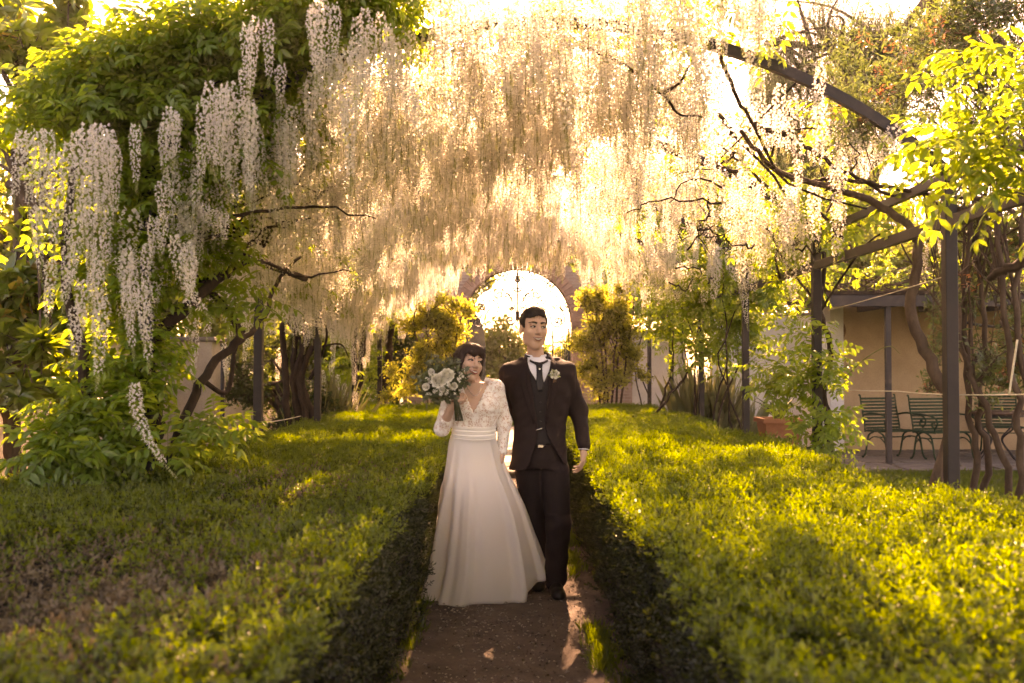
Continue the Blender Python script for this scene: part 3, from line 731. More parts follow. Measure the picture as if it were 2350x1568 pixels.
# ================================================================== green chairs and table
def chair(label, loc, rz, wd=.62):
    e = empty('garden_armchair', loc, label, 'chair', 'green slatted armchairs in the alcove'); e.rotation_euler = (0, 0, rz)
    def ln(name, mb): o = bpy.data.objects.new(name, mb.mesh(name, [M['green_paint']])); COL.objects.link(o); o.parent = e
    for i in range(10):     # back slats
        z = .46+i*.05; y = .24+.10*(i/9)+.025*math.sin(i/9*3.1); mb = MB(); mb.box((0, y, z), (wd, .014, .032), 0, Matrix.Rotation(-.2, 3, 'X')); ln('slat', mb)
    for i in range(8):
        y = -.24+i*.062; mb = MB(); mb.box((0, y, .435-.02*math.sin(i/7*3.1)), (wd, .042, .014)); ln('slat', mb)
    for sx in (-1, 1):
        x = sx*(wd/2+.012); mb = MB()
        mb.tube(smooth_path([(x, .25, .40), (x, .27, .55), (x, .33, .78), (x, .36, .95), (x, .39, .965)], 4), .013, 6)
        mb.tube([(x, -.27, .43), (x, .25, .42)], .013, 6); ln('back_stile', mb)
        mb = MB(); P = smooth_path([(x, .30, .66), (x, .12, .69), (x, -.12, .68), (x, -.27, .64), (x, -.31, .57), (x, -.26, .50), (x, -.19, .53), (x, -.205, .585), (x, -.245, .575)], 5); mb.tube(P, .014, 6)
        mb.tube(smooth_path([(x, -.25, .50), (x, -.24, .45), (x, -.22, .43)], 3), .012, 6); ln('arm', mb)
        for yy, sg in ((-.22, -1), (.22, 1)):
            mb = MB(); mb.tube(smooth_path([(x, yy*.2, .42), (x, yy*.75, .36), (x, yy*.95, .22), (x, yy*1.1, .08), (x, yy*1.35, .012), (x, yy*1.45, .02)], 5), .015, 6); ln('leg', mb)
        mb = MB(); mb.tube(smooth_path([(x, -.20, .25), (x, -.08, .33), (x, .08, .33), (x, .20, .25)], 5), .010, 6); ln('stretcher', mb)
    mb = MB(); mb.tube([(-wd/2, .0, .33), (wd/2, .0, .33)], .010, 6); ln('stretcher', mb)
p = at(2052, 1056, 15.3); chair('green slatted iron garden armchair, leftmost in the alcove', (p.x, 15.3, .03), R(20), .64)
p = at(2165, 1062, 15.0); chair('green slatted iron garden armchair, half hidden by the thick front right post', (p.x, 15.0, .03), R(14), .64)
p = at(2305, 1040, 16.2); chair('green slatted iron garden chair behind the round table', (p.x, 16.2, .03), R(-10), .55)
p = at(2288, 1058, 15.0); tl = (p.x, 15.0, .03)
e = empty('round_table', tl, 'round brown-topped iron garden table at the right of the alcove', 'table')
mb = MB(); mb.lathe(tl, [(0, .70), (.42, .70), (.43, .71), (.43, .73), (.42, .74), (0, .74)], 28); mb.build('table_top', M['wood_top'], e)
mb = MB(); mb.lathe(tl, [(.36, .66), (.37, .66), (.37, .70), (.36, .70)], 24); mb.build('apron_ring', M['iron'], e)
for k in range(4):
    a = k*1.5708+.4; f = lambda r, z: (tl[0]+r*math.cos(a), tl[1]+r*math.sin(a), tl[2]+z); mb = MB(); mb.tube(smooth_path([f(.33, .68), f(.30, .5), f(.10, .32), f(.25, .12), f(.36, 0)], 5), .013, 6); mb.build('leg', M['iron'], e)
# ================================================================== wisteria
WCOL = [M['wleaf'], M['stem']]
RACM = [v.mesh('raceme', [M['petal'], M['stem'], M['bud']]) for v in V_RAC]
RACS = V_RAC_SLANT.mesh('raceme_slanted', [M['petal'], M['stem'], M['bud']])
vine = {}
def new_vine(key, label, base):
    e = empty('wisteria_vine', base, label, 'wisteria', None); vine[key] = dict(e=e, leaf=[], n=0, wood=0); return e
new_vine('lf', 'big leafy white wisteria at the left front, long white racemes hanging to the hedge', (-2.35, 6.4, 0))
new_vine('lm', 'white wisteria on a bundle of upright trunks at the left, roofing the vault', (-2.45, 11.9, 0))
new_vine('rf', 'white wisteria with a crooked pale stem beside the thick front right post', (2.55, 6.9, 0))
new_vine('rm', 'leafy wisteria climbing the second right post, bright leaves down to the hedge', (2.85, 9.0, 0))
new_vine('rb', 'bushy wisteria on the far right posts, few flowers', (2.75, 13.2, 0))
def raceme(key, p, k=None, s_=1.0, slant=False, yaw=None):
    v = vine[key]; k = int(rng.integers(0, len(RACM))) if k is None else k
    o = bpy.data.objects.new('raceme', RACS if slant else RACM[k]); COL.objects.link(o); o.parent = v['e']
    o.matrix_parent_inverse = Matrix.Translation(-Vector(v['e'].location))
    o.location = p; o.rotation_euler = (rng.normal(0, .06), rng.normal(0, .06), U(0, 6.28) if yaw is None else yaw); o.scale = (s_*U(.9,1.1),)*2+(s_,); v['n'] += 1
def hang(key, px, y0, y1, d, s_=1.0):
    """a raceme whose top and bottom show at the given picture heights"""
    a = at(px, y0, d); b = at(px, y1, d); L = a.z-b.z; k = int(np.argmin([abs(l-L) for l in RAC_LEN])); sc = L/RAC_LEN[k]
    v = vine[key]; o = bpy.data.objects.new('raceme', RACM[k]); COL.objects.link(o); o.parent = v['e']; o.matrix_parent_inverse = Matrix.Translation(-Vector(v['e'].location))
    o.location = a; o.rotation_euler = (rng.normal(0, .04), rng.normal(0, .04), U(0, 6.28)); w_ = min(1.25, max(.9, sc))*s_; o.scale = (w_, w_, sc); v['n'] += 1
# foreground racemes, left
for px, y0, y1, d in [(30,330,470,5.6),(48,300,480,5.5),(66,310,500,5.4),(90,300,560,5.5),(80,480,640,5.4),(112,300,540,5.3),(128,350,600,5.2),(145,310,640,5.2),(118,600,752,5.8),
    (158,330,600,5.1),(176,300,560,5.0),(186,480,690,5.1),(196,290,620,4.95),(212,300,560,4.9),(224,285,520,4.9),(240,290,470,5.0),(252,300,480,5.0),(262,330,520,5.1),(246,440,640,5.05),(232,480,720,5.1),
    (160,560,720,5.2),(176,700,838,5.2),(190,640,780,5.3),(232,675,895,4.95),(225,600,800,5.0),(244,650,830,5.05),(208,560,700,5.2),
    (310,290,440,5.3),(300,360,470,5.4),(390,250,390,5.2),(378,280,400,5.3),(402,260,380,5.3),
    (368,420,520,5.1),(360,480,610,5.1),(375,490,600,5.05),(350,500,600,5.2),(293,575,720,5.0),(290,660,822,4.95),(300,610,760,5.1),(333,650,858,4.9),(325,660,800,5.0),(338,560,680,5.1),
    (470,230,440,5.0),(480,190,400,5.05),(495,260,400,5.0),(510,200,350,4.95),(520,280,445,4.9),(515,210,420,5.0),(530,190,380,5.1),(545,230,400,5.1),(577,240,480,4.9),(585,250,430,4.95),(570,230,400,5.1),(568,60,200,5.0),(585,40,230,4.95),(600,30,210,5.0),(615,50,200,5.1),(575,120,260,5.0),(560,160,260,5.1),(598,150,280,5.1),
    (655,120,255,5.4),(645,150,250,5.4),(715,20,180,5.0),(728,5,200,4.95),(742,0,190,5.0),(755,30,170,5.1),(770,10,180,5.2),(735,120,270,5.3),(765,130,280,5.4),(720,150,260,5.5),
    (800,222,438,4.9),(795,120,330,4.95),(810,100,300,5.0),(820,40,260,5.0),(838,20,230,5.1),(850,60,280,5.2),(862,120,330,5.3),(830,160,330,5.5),(875,30,250,5.2),(890,60,240,5.3),(905,90,280,5.4),(912,170,300,5.2),(930,180,290,5.0),(945,200,310,5.0),(960,220,330,5.1),
    (427,470,540,5.2),(415,530,600,5.1),(432,560,730,5.3),(440,590,680,5.3),(490,480,530,5.4),(470,470,520,5.4),(515,490,560,5.5),
    (440,785,905,7.2),(448,760,880,7.3),(565,735,848,8.4),(555,650,780,8.3),(572,700,820,8.5),(515,790,870,7.9),(520,810,875,7.8)]:
    if rng.random() < .16: continue
    hang('lf', px, y0, y1, d+U(-.15,.15), U(.8,1.0))
for px, py, d, yaw in ((310,880,4.9,.1), (400,540,5.0,.3)):
    p = at(px, py, d); raceme('lf', p, s_=.9, slant=True, yaw=yaw)
# soft white racemes at the top centre, nearest the camera
for px, y1 in [(985,60),(1005,110),(1030,150),(1060,70),(1085,180),(1110,120),(1135,60),(1160,200),(1180,110),(1200,150),(1225,210),(1245,190),(1260,160),(1275,215),(1290,180),(1310,120),(1330,90),(1395,60),(1420,140),(1440,190),(1460,120),(1490,170),(1510,230),(1530,150),(1560,120),(1590,200),(1605,260),(1625,130),(1650,90),(1690,130),(1705,170),(1720,210),(1745,150),(1750,120),(1120,210),(1050,200),(1010,190),(1235,120),(1540,60),(1660,40)]:
    d = U(4.9, 5.9); hang('lm' if px < 1300 else 'rf', px, y1-U(170,240)*5.2/d, y1, d, 1.05)
for i in range(46):
    px = U(960, 1760); d = U(5.0, 6.05); y1 = U(30, 190)
    hang('lm' if px < 1300 else 'rf', px, y1-U(150,230)*5.2/d, y1, d, U(.85,1.05))
# mid-distance racemes on the right
for px, y0, y1, d in [(1690,400,500,7.4),(1680,410,520,7.3),(1705,420,505,7.5),(1735,430,520,7.4),(1745,420,500,7.5),(1880,290,370,8.0),(1900,270,380,8.0),(1925,260,390,7.9),(1945,270,400,7.9),(1960,300,420,7.8),(1980,290,430,7.9),(2000,300,410,8.0),(2015,320,400,7.9),(2030,300,400,7.7),(2085,330,420,7.2),(2100,350,420,7.2),(1860,300,380,8.2),
    (1770,240,330,8.5),(1790,260,350,8.5),(1600,120,280,6.6),(1620,140,300,6.7),(1640,200,330,7),(1570,240,350,7.2),(1590,270,360,7.3),(1930,340,420,8.1),(1910,360,430,8.2),(1830,560,640,9.5),(2120,560,640,7),(2160,520,600,6.6),(1700,610,700,11.4),(1706,650,760,11.4),(1575,540,600,12),(1590,520,590,11)]:
    hang('rf', px, y0, y1, d+U(-.1,.1))
# low hanging ones at the left middle
for px, y0, y1, d in [(640,800,900,13.5),(655,560,680,9.5),(630,620,720,9.6),(760,830,900,14),(775,860,940,14),(790,880,965,13.9),(812,800,900,13.6),(815,900,965,13.5),(845,780,840,13.2),(842,730,800,13.2),(835,820,850,13.3),(740,850,930,14.2),(822,720,820,13.5),(806,740,850,13.6),(765,780,860,14)]:
    hang('lm', px, y0, y1, d)
# openings in the canopy through which the sun reaches the hedge tops: (x0, x1, y0, y1) on the hedge
LIT = [(1.0,2.6,2.2,4.7), (.5,2.1,6.5,9.6), (.5,2.7,11.8,18.2), (-2.1,-.55,8.2,9.6), (-2.4,-.4,11.5,18.4), (-2.0,-1.5,5.5,5.9), (-2.6,-2.0,1.6,2.4), (.22,.66,3.4,9.6), (-.9,-.6,1.8,2.3), (-.4,.5,4.9,5.35), (-.55,.25,5.7,7.0)]
def shaded(P, keep=.10, zt=.82):
    P = np.asarray(P, float); k = (P[:,2]-zt)/SUN_DIR.z; X = P[:,0]-SUN_DIR.x*k; Y = P[:,1]-SUN_DIR.y*k; m = np.zeros(len(P), bool)
    wob = .18*vnoise(X, Y, 3.1, 2)
    for x0, x1, y0, y1 in LIT: m |= (X+wob > x0) & (X+wob < x1) & (Y+wob*1.3 > y0) & (Y+wob*1.3 < y1)
    return P[~m | (rng.random(len(P)) < keep)]
# the vault: dense small racemes, thinning to the right
stuffP = []
def vault_density(x, y):
    f = 1.0
    if x > .8: f = max(.34, 1-(x-.8)/.9)
    if x > 1.0 and y < 9.5: f *= .75
    return f
cand = []
for i in range(7000):
    x = U(-2.45, 2.55); y = U(5.8, 20.2)
    if rng.random() > vault_density(x, y): continue
    if y > 19.2 or (y > 16.3 and abs(x-.12) < 1.15): continue
    low = U(0, .25) + (.35*U(0,1) if x < -1.3 else 0)
    z = roof_z(x)+.05-low
    cand.append((x, y, z))
cand = [tuple(c) for c in shaded(cand, .28)]
cand.sort(key=lambda c: c[1])
ind = 0
for i, (x, y, z) in enumerate(cand):
    if ind < 190 and y < 9.0 and i % 2 == 0: raceme('lm', (x, y, z), s_=U(.85,1.1)); ind += 1
    else: stuffP.append((x, y, z))
stuffP = np.array(stuffP)
scatter('far_racemes', V_RAC_FAR, stuffP, np.stack([rng.normal(0,.05,len(stuffP)), rng.normal(0,.05,len(stuffP)), rng.uniform(0,6.28,len(stuffP))], 1), rng.uniform(.7,1.25,len(stuffP)), [M['petal'], M['stem'], M['bud']], vine['lm']['e'])

# foliage -------------------------------------------------------------
def blob(n, c, r, shell=.55):
    d = rng.normal(size=(n, 3)); d /= np.linalg.norm(d, axis=1, keepdims=True); rad = (shell+(1-shell)*rng.random(n))**.7
    return np.array(c)+d*rad[:, None]*np.array(r)
def leaves(key, pts, keep=.12): vine[key]['leaf'].append(shaded(pts, keep) if keep < 1 else np.asarray(pts))
B = at
for (px, py, d, rx, ry, rz, n) in [(130,260,6.1,.40,.4,.18,50),(260,190,6.1,.50,.6,.22,120),(400,130,6.1,.55,.7,.24,150),(330,240,6.0,.60,.6,.26,130),(540,80,6.0,.5,.7,.22,110),(690,40,6.0,.55,.6,.2,100),(850,0,6.0,.5,.6,.18,60),
    (450,330,6.2,.50,.4,.30,80),(330,400,6.1,.45,.4,.32,80),(230,540,6.2,.30,.3,.40,40),(350,560,6.2,.36,.3,.36,60),(600,280,6.3,.35,.4,.25,50),(660,170,6.3,.35,.5,.25,60),(290,720,6.2,.30,.3,.32,36),(470,560,6.5,.30,.3,.14,20),(520,690,6.7,.28,.3,.14,18),
    (200,960,5.8,.26,.3,.20,30),(290,890,6.0,.28,.3,.22,34),(170,1030,5.7,.26,.3,.12,26),(280,1030,5.7,.30,.3,.16,30),(440,970,6.2,.2,.25,.16,14),(330,820,6.2,.3,.3,.2,24),(100,1060,5.5,.22,.3,.06,10),(490,1000,6.6,.16,.2,.1,8)]:
    c = B(px, py, d); leaves('lf', blob(int(n*.60), c, (rx*1.05, ry*.5, rz*1.05), .25), 1)
# leaves over the vault roof
P = []
for i in range(2300):
    x = U(-2.6, 2.9); y = U(6.0, 20.5); f = .38 if -1.3 < x < 1.0 else (.28 if x > 1.0 else .8)
    if rng.random() > f: continue
    P.append((x, y, roof_z(x)+U(.0,.28) - (U(0,.5) if x < -1.5 else 0)))
leaves('lm', P)
P = [(U(-1.5,2.0), U(6.6,13), 3.62+U(.0,.55)) for _ in range(70)]; leaves('lm', P)
P = []      # unseen vine roof over the camera, added to shade the foreground
for i in range(850):
    x = U(-2.6, 2.9); y = U(-3.5, 6.0); P.append((x, y, roof_z(x)+U(.04,.30)))
P = np.array(P); V0 = P[(P[:,2]-.06-CAM_H)/np.maximum(P[:,1], .01) > .40]; V1 = P[P[:,1] < .2]; Q = np.unique(np.vstack([V0, V1]), axis=0); leaves('rf', Q[Q[:,0] > -.7])  # kept off the left so light reaches the wisteria there
P = [(U(-2.75,-2.2), U(8.5,19.5), U(2.2,3.0)) for _ in range(280)]; leaves('lm', P)
P = [(U(-2.7,-2.3)+.0, U(14.5,20), U(.5,2.4)) for _ in range(170)]; leaves('lm', P)
# right side masses
for (px, py, d, rx, ry, rz, n) in [(1600,470,13,.6,1.2,.4,130),(1680,560,12.5,.5,1.0,.5,120),(1560,600,15,.7,1.2,.5,120),(1480,560,17,.7,1.3,.4,90),(1640,680,13.5,.5,1.0,.5,120),(1560,740,15.5,.5,1.2,.6,100),(1700,760,12.4,.40,.5,.4,70),(1620,830,13.5,.35,.6,.4,40),(1500,700,18,.6,1.2,.7,80),(1740,660,11.8,.4,.5,.3,50),(1520,480,14,.5,1.2,.25,70),(1450,640,19,.6,1,.5,60)]:
    leaves('rb', blob(int(n*.62), B(px, py, d), (rx*1.1, ry*.4, rz*1.1), .2), .8)
for (px, py, d, rx, ry, rz, n) in [(1850,780,9.0,.22,.3,.22,26),(1900,860,8.8,.28,.25,.30,40),(1830,900,9.0,.30,.3,.24,36),(1780,860,9.2,.25,.3,.24,30),(1910,980,8.7,.22,.2,.22,24),(1860,1000,8.7,.2,.2,.18,16),(1930,1030,8.6,.14,.2,.12,10),(1880,560,9.4,.4,.6,.3,50),(1790,470,9.6,.5,.8,.25,60),(1960,480,8.3,.4,.7,.2,45),(1760,580,10.2,.3,.6,.3,40),(1900,430,8.2,.5,.6,.15,30),(1830,640,10,.3,.4,.2,20)]:
    leaves('rm', blob(int(n*.30), B(px, py, d), (rx, ry, rz), .1))
for (px, py, d, rx, ry, rz, n) in [(2190,280,5.0,.14,.25,.22,26),(2270,250,4.9,.22,.3,.30,50),(2320,330,4.8,.2,.3,.25,45),(2210,370,5.0,.16,.2,.12,18),(2280,400,4.9,.2,.2,.15,20),(2130,310,5.3,.10,.15,.06,8),(2240,170,5.0,.14,.2,.14,16),(2340,180,4.9,.14,.2,.2,16),(2330,470,5.0,.15,.2,.1,8),(1700,20,6.0,.5,.5,.15,40),(1640,40,6.6,.4,.6,.15,30),(1690,100,7,.3,.4,.15,14),(1890,270,7.0,.12,.2,.07,9),(2060,440,7.2,.3,.4,.12,14)]:
    leaves('rf', blob(max(2, int(n*.15)), B(px+15, py, d), (rx*1.3, ry*.7, rz*1.3), .4), 1)
for k, v in vine.items():
    if v['leaf']:
        P = np.vstack(v['leaf']); scatter('foliage', V_WIST, P, rand_rot(len(P), .45), rng.uniform(.75, 1.25, len(P)), WCOL, v['e'])

# wood ------------------------------------------------------------------
def wood(key, pts, r0, r1, name='branch', n=6, mat='bark', wob=.0, sub=6):
    P = smooth_path(pts, sub)
    if wob: P = [p+Vector(rng.normal(0, wob, 3)) if 0 < i < len(P)-1 else p for i, p in enumerate(P)]
    mb = MB(); mb.tube(P, lerp_list(r0, r1, len(P)), n); return mb.build(name, M[mat], vine[key]['e'])
b = lambda *a: [at(*q) for q in a]
wood('lf', [Vector((-2.55,6.3,0))]+b((325,1080,6.3),(350,960,6.3),(322,800,6.3),(350,650,6.3),(330,480,6.2),(400,300,6.1),(520,180,6.1)), .085, .035, 'trunk', 8, wob=.008)
wood('lf', [Vector((-2.75,6.2,0))]+b((270,1060,6.2),(215,960,6.1),(190,820,6.0),(150,600,6.0),(170,380,5.9)), .05, .02, 'trunk', 8, wob=.008)
wood('lf', [Vector((-2.45,6.35,0))]+b((400,1030,6.4),(470,860,6.6),(545,780,6.8),(520,710,6.8),(450,640,6.6),(400,560,6.4)), .034, .022, 'trunk', 8, wob=.006)
wood('lf', b((330,800,6.3),(410,720,6.4),(500,640,6.6),(585,600,7.4),(700,640,8.8)), .045, .028, 'branch', 8, wob=.006)
wood('lf', b((440,700,6.5),(500,610,6.8),(600,540,7.2),(700,470,7.4),(765,425,7.5)), .032, .014, wob=.006)
wood('lf', b((600,565,7.2),(640,500,7.2),(690,410,7.3),(745,310,7.3)), .026, .016, wob=.006)
wood('lf', b((610,395,7.0),(660,430,7.1),(700,400,7.1),(765,360,7.2)), .030, .010, wob=.004)
wood('lf', b((640,520,7.2),(700,410,7.2),(735,330,7.3)), .018, .010)
wood('lf', b((700,360,7.1),(725,330,7.1),(742,312,7.1)), .026, .024)
wood('lf', b((560,330,6.4),(640,330,6.6),(720,300,6.8),(800,320,7)), .020, .008, wob=.006)
wood('lf', b((540,790,6.8),(600,740,7.4),(640,640,7.8),(690,590,8.2)), .022, .012, wob=.006)
wood('lf', b((460,870,6.6),(520,900,6.9),(540,800,7),(560,760,7.2)), .02, .012)
wood('lf', b((330,960,6.3),(300,1020,6.1),(250,1080,6.0)), .025, .012)
for i in range(16):
    p0 = at(U(330,600), U(330,620), U(6.1,6.9)); p1 = p0+Vector((U(-.3,.9), U(.2,1.2), U(-.1,.6))); wood('lf', [p0, p0.lerp(p1,.5)+rv()*.12, p1], .013, .004, wob=.01)
for dx, dy, px2 in ((-.12,0,655),(-.03,.05,680),(.04,-.04,700),(.0,.1,720),(.1,.02,712),(.06,.06,738)):
    wood('lm', [Vector((-2.45+dx, 11.9+dy, 0))]+b((690+dx*250,960,11.9+dy),(675+dx*200+U(-6,6),860,11.9),(px2-U(0,15),760,11.8),(px2+U(-25,15),690,11.7),(px2+U(-30,30),590,11.5)), U(.035,.055), .025, 'trunk', 8, wob=.006)
wood('lm', b((712,870,11.9),(740,810,11.7),(750,770,11.6),(745,740,11.5)), .022, .01); wood('lm', b((690,780,11.8),(640,720,11.6),(600,690,11.3)), .02, .01)
wood('lm', b((720,800,11.8),(780,790,12),(800,820,12.3)), .014, .007)
wood('lm', [Vector((-2.35,15.3,0)), Vector((-2.4,15.3,.8)), Vector((-2.3,15.2,1.7)), Vector((-2.1,15,2.7))], .09, .05, 'trunk', 8, wob=.01)
wood('lm', [Vector((-2.2,18.0,0)), Vector((-2.3,18,.9)), Vector((-2.2,17.9,1.9)), Vector((-2.0,17.6,2.8))], .10, .05, 'trunk', 8, wob=.01)
for (a, c) in (((800,650,13),(845,590,12.8)),((830,660,13),(880,560,13)),((770,600,11),(860,540,11)),((850,620,12),(930,600,12.2))): wood('lm', [at(*a), at(*a).lerp(at(*c), .5)+rv()*.08, at(*c)], .02, .01)
for i in range(46):     # runners under the vault
    x = U(-2.2, 2.6); y = U(6.5, 18); a = U(-1.2, 1.2); L = U(.8, 2.2); P = []
    for k in range(6):
        xx = x+math.sin(a)*L*k/5+rng.normal(0,.06); P.append((max(-2.4, min(2.8, xx)), y+math.cos(a)*L*k/5, roof_z(max(-2.4, min(2.8, xx)))+rng.normal(-.03,.06)))
    wood('lm' if x < 1 else 'rb', P, U(.008,.02), .005, wob=.01)
wood('rf', [Vector((2.62,6.75,0))]+b((2180,1000,6.8),(2145,850,6.9),(2090,720,7.0),(2108,600,7.0),(2095,530,7.0),(2010,470,7.1),(1900,430,7.2),(1780,390,7.2),(1700,300,7.0)), .048, .016, 'trunk', 8, 'bark2', .008)
wood('rf', b((1340,105,6.1),(1450,160,6.1),(1520,215,6.1),(1560,262,6.1),(1615,268,6.2)), .013, .006, wob=.004); wood('rf', b((1520,215,6.1),(1560,190,6.1),(1582,150,6.0)), .012, .006)
wood('rf', b((1730,285,6.9),(1800,310,7),(1870,350,7.1),(1950,400,7.1),(2060,450,7.0),(2160,395,6.6)), .022, .010, wob=.006)
wood('rf', b((1770,360,7),(1790,310,6.9),(1850,295,6.8),(1890,300,6.8)), .011, .005)
wood('rf', b((1860,420,7.3),(1900,410,7.2),(2020,425,7),(2190,455,6.3),(2350,440,5.6)), .016, .012, wob=.006)
wood('rf', b((1650,120,6.3),(1690,220,6.5),(1730,290,6.8),(1780,390,7.2),(1850,440,7.4),(1990,480,7.3)), .014, .008, wob=.006)
wood('rf', b((2400,590,5.6),(2300,620,5.7),(2270,640,5.8)), .035, .02, wob=.006)
wood('rf', b((2190,480,6.3),(2260,470,5.8),(2330,420,5.2),(2300,330,5.0),(2280,230,4.9)), .016, .006, wob=.006)
wood('rm', [Vector((2.95,9.05,0))]+b((1905,1000,9),(1892,900,9.05),(1905,800,9),(1880,700,9),(1890,600,9.1),(1850,520,9.2),(1760,430,9.2),(1650,330,9)), .035, .012, 'trunk', 7, wob=.008)
wood('rm', b((1870,690,9),(1800,600,9.3),(1760,520,9.5),(1700,480,9.6)), .014, .006); wood('rm', b((1880,720,9),(1930,640,8.8),(1990,560,8.4),(2050,520,8)), .014, .007)
wood('rm', b((1790,640,9.6),(1780,590,9.6),(1795,555,9.6),(1800,600,9.6)), .012, .01)
wood('rm', b((1935,870,8.8),(1990,820,8.6),(2040,795,8.5),(2065,812,8.5)), .006, .002, mat='stem')
for i in range(16):
    p0 = Vector((U(1.6,2.8), U(7.5,11), U(2.3,3.1))); p1 = p0+Vector((U(-.9,.5), U(-.8,.8), U(-.3,.4))); wood('rm', [p0, p0.lerp(p1,.5)+rv()*.15, p1], .010, .004, wob=.015)
for x, y in ((2.75,13.2),(2.65,14.4),(2.8,16.0),(2.4,17.5),(2.85,12.0)):
    for k in range(2): wood('rb', [Vector((x+U(-.1,.1), y+U(-.1,.1), 0)), Vector((x+U(-.25,.2), y, .8)), Vector((x+U(-.4,.3), y+U(-.3,.3), 1.6)), Vector((x+U(-.6,.2), y+U(-.5,.5), 2.6))], U(.014,.024), .006, 'trunk', 6, wob=.012)
wood('rb', [at(1505,950,13.5), at(1560,880,13.5), at(1620,800,13.6), at(1680,760,13.8)], .02, .008, wob=.01); wood('rb', [at(1510,950,13.6), at(1540,860,13.6), at(1545,760,13.6)], .018, .008, wob=.01)

# ================================================================== trees and shrubs
def tree(name, label, cat, base, tops, crowns, variants, mats, bark='bark2', r=.07, scale=(.8,1.3), nb=22, shell=.35, tilt=.6, group=None, leafparts=None):
    """tops: trunk polylines; crowns: (centre, radii, count)"""
    e = empty(name, base, label, cat, group)
    ends = []
    for T in tops:
        P = smooth_path(T, 5); P = [p+Vector(rng.normal(0, .012, 3)) if i else p for i, p in enumerate(P)]
        mb = MB(); mb.tube(P, lerp_list(r, r*.45, len(P)), 8); mb.build('trunk', M[bark], e); ends.append(P)
    tot = sum(c[2] for c in crowns); pts = []; mb = MB()
    for c, rad, n in crowns:
        tips = blob(max(4, int(n/12)), c, rad, .25)
        for t in tips:
            q = rng.normal(0, .30, (int(n/len(tips))+1, 3))*np.array(rad)*.55; pts.append(t+q)
        for t in tips[:max(2, int(nb*n/tot))]:
            P = ends[int(rng.integers(0, len(ends)))]; s_ = P[int(len(P)*U(.45,.98))]; t = Vector(t); m1 = s_.lerp(t, .4)+Vector((U(-.15,.15), U(-.15,.15), U(0,.25)))
            mb.tube(smooth_path([s_, m1, t], 4), lerp_list(r*.35, r*.07, 9), 5)
    o = mb.build('limbs', M[bark], e, 'stuff')
    P = np.vstack(pts); D = rng.normal(size=(len(P), 3)); D[:,2] = np.abs(D[:,2])+.3
    if leafparts:
        near = np.argsort(P[:,1])[:leafparts]; meshes = [v.mesh('leaf_rosette', mats) for v in variants]; rest = np.setdiff1d(np.arange(len(P)), near)
        RT = dir_to_rot(D)
        for i in near:
            q = bpy.data.objects.new('leaf_rosette', meshes[int(i) % len(meshes)]); COL.objects.link(q); q.parent = e; q.matrix_parent_inverse = Matrix.Translation(-Vector(e.location)); q.location = P[i]; q.rotation_euler = RT[i]; s_ = U(*scale); q.scale = (s_, s_, s_)
        P = P[rest]; D = D[rest]
    if len(P): scatter('crown', variants, P, dir_to_rot(D) if tilt > .3 else rand_rot(len(P), tilt), rng.uniform(scale[0], scale[1], len(P)), mats, e)
    return e
LM = [M['maglf'], M['bark2']]
g = Vector
tree('magnolia_tree', 'large-leaved evergreen tree with glossy yellow-green leaves at the left edge', 'tree', (-4.25, 8.6, 0),
     [[g((-4.25,8.6,0)), at(30,1000,8.6), at(20,900,8.6), at(70,760,8.5), at(40,560,8.5), at(60,300,8.6), at(90,120,8.7)], [at(30,900,8.6), at(120,830,8.5), at(160,700,8.5)], [at(50,620,8.5), at(120,560,8.4), at(80,480,8.4), at(20,420,8.4)]],
     [(at(60,120,8.8), (.7,.7,.6), 130), (at(150,170,9.0), (.40,.4,.3), 34), (at(20,320,8.7), (.5,.6,.6), 80), (at(60,560,8.5), (.6,.6,.5), 80), (at(60,720,8.3), (.6,.5,.4), 80), (at(130,800,8.2), (.35,.4,.3), 45), (at(60,900,8.2), (.45,.4,.3), 45), (at(10,30,9), (.6,.5,.4), 60)], V_ROS, LM, r=.085, leafparts=300)
tree('red_tipped_tree', 'slender many-stemmed tree with dark red-tipped leaves at the right edge', 'tree', (3.2, 6.9, 0),
     [[g((3.10,7.0,0)), at(2240,1080,7.0), at(2225,950,7.0), at(2215,700,7.0), at(2225,400,7.0), at(2180,150,7.2)], [g((3.2,7.0,0)), at(2270,1080,7), at(2245,960,7), at(2260,780,7.0), at(2245,560,7.0), at(2290,300,7)],
      [g((3.3,6.8,0)), at(2345,1100,6.6), at(2335,950,6.6), at(2310,760,6.6), at(2290,560,6.6), at(2320,300,6.7), at(2300,80,6.8)], [g((3.15,6.9,0)), at(2310,1130,6.8), at(2280,1000,6.8), at(2240,880,6.8), at(2210,800,6.9), at(2190,640,7.0), at(2175,500,7.1)], [g((3.5,6.6,0)), at(2380,1000,6.6), at(2330,760,6.6), at(2345,520,6.6), at(2370,200,6.6)]],
     [(at(2150,150,7.4), (.75,.7,.65), 330), (at(2300,60,7.2), (.6,.6,.5), 260), (at(2030,210,7.8), (.6,.6,.55), 200), (at(2340,300,7.0), (.4,.5,.7), 160), (at(2290,650,7.4), (.40,.4,.55), 200), (at(2330,830,7.2), (.35,.4,.4), 120), (at(2200,760,7.0), (.2,.3,.4), 26), (at(2260,520,7.1), (.35,.4,.3), 90), (at(2120,880,7.2), (.15,.15,.04), 7), (at(2250,900,6.8), (.1,.2,.3), 12)], V_PHOT, [M['photinia'], M['bark2']], r=.027, scale=(.7,1.2), nb=80)
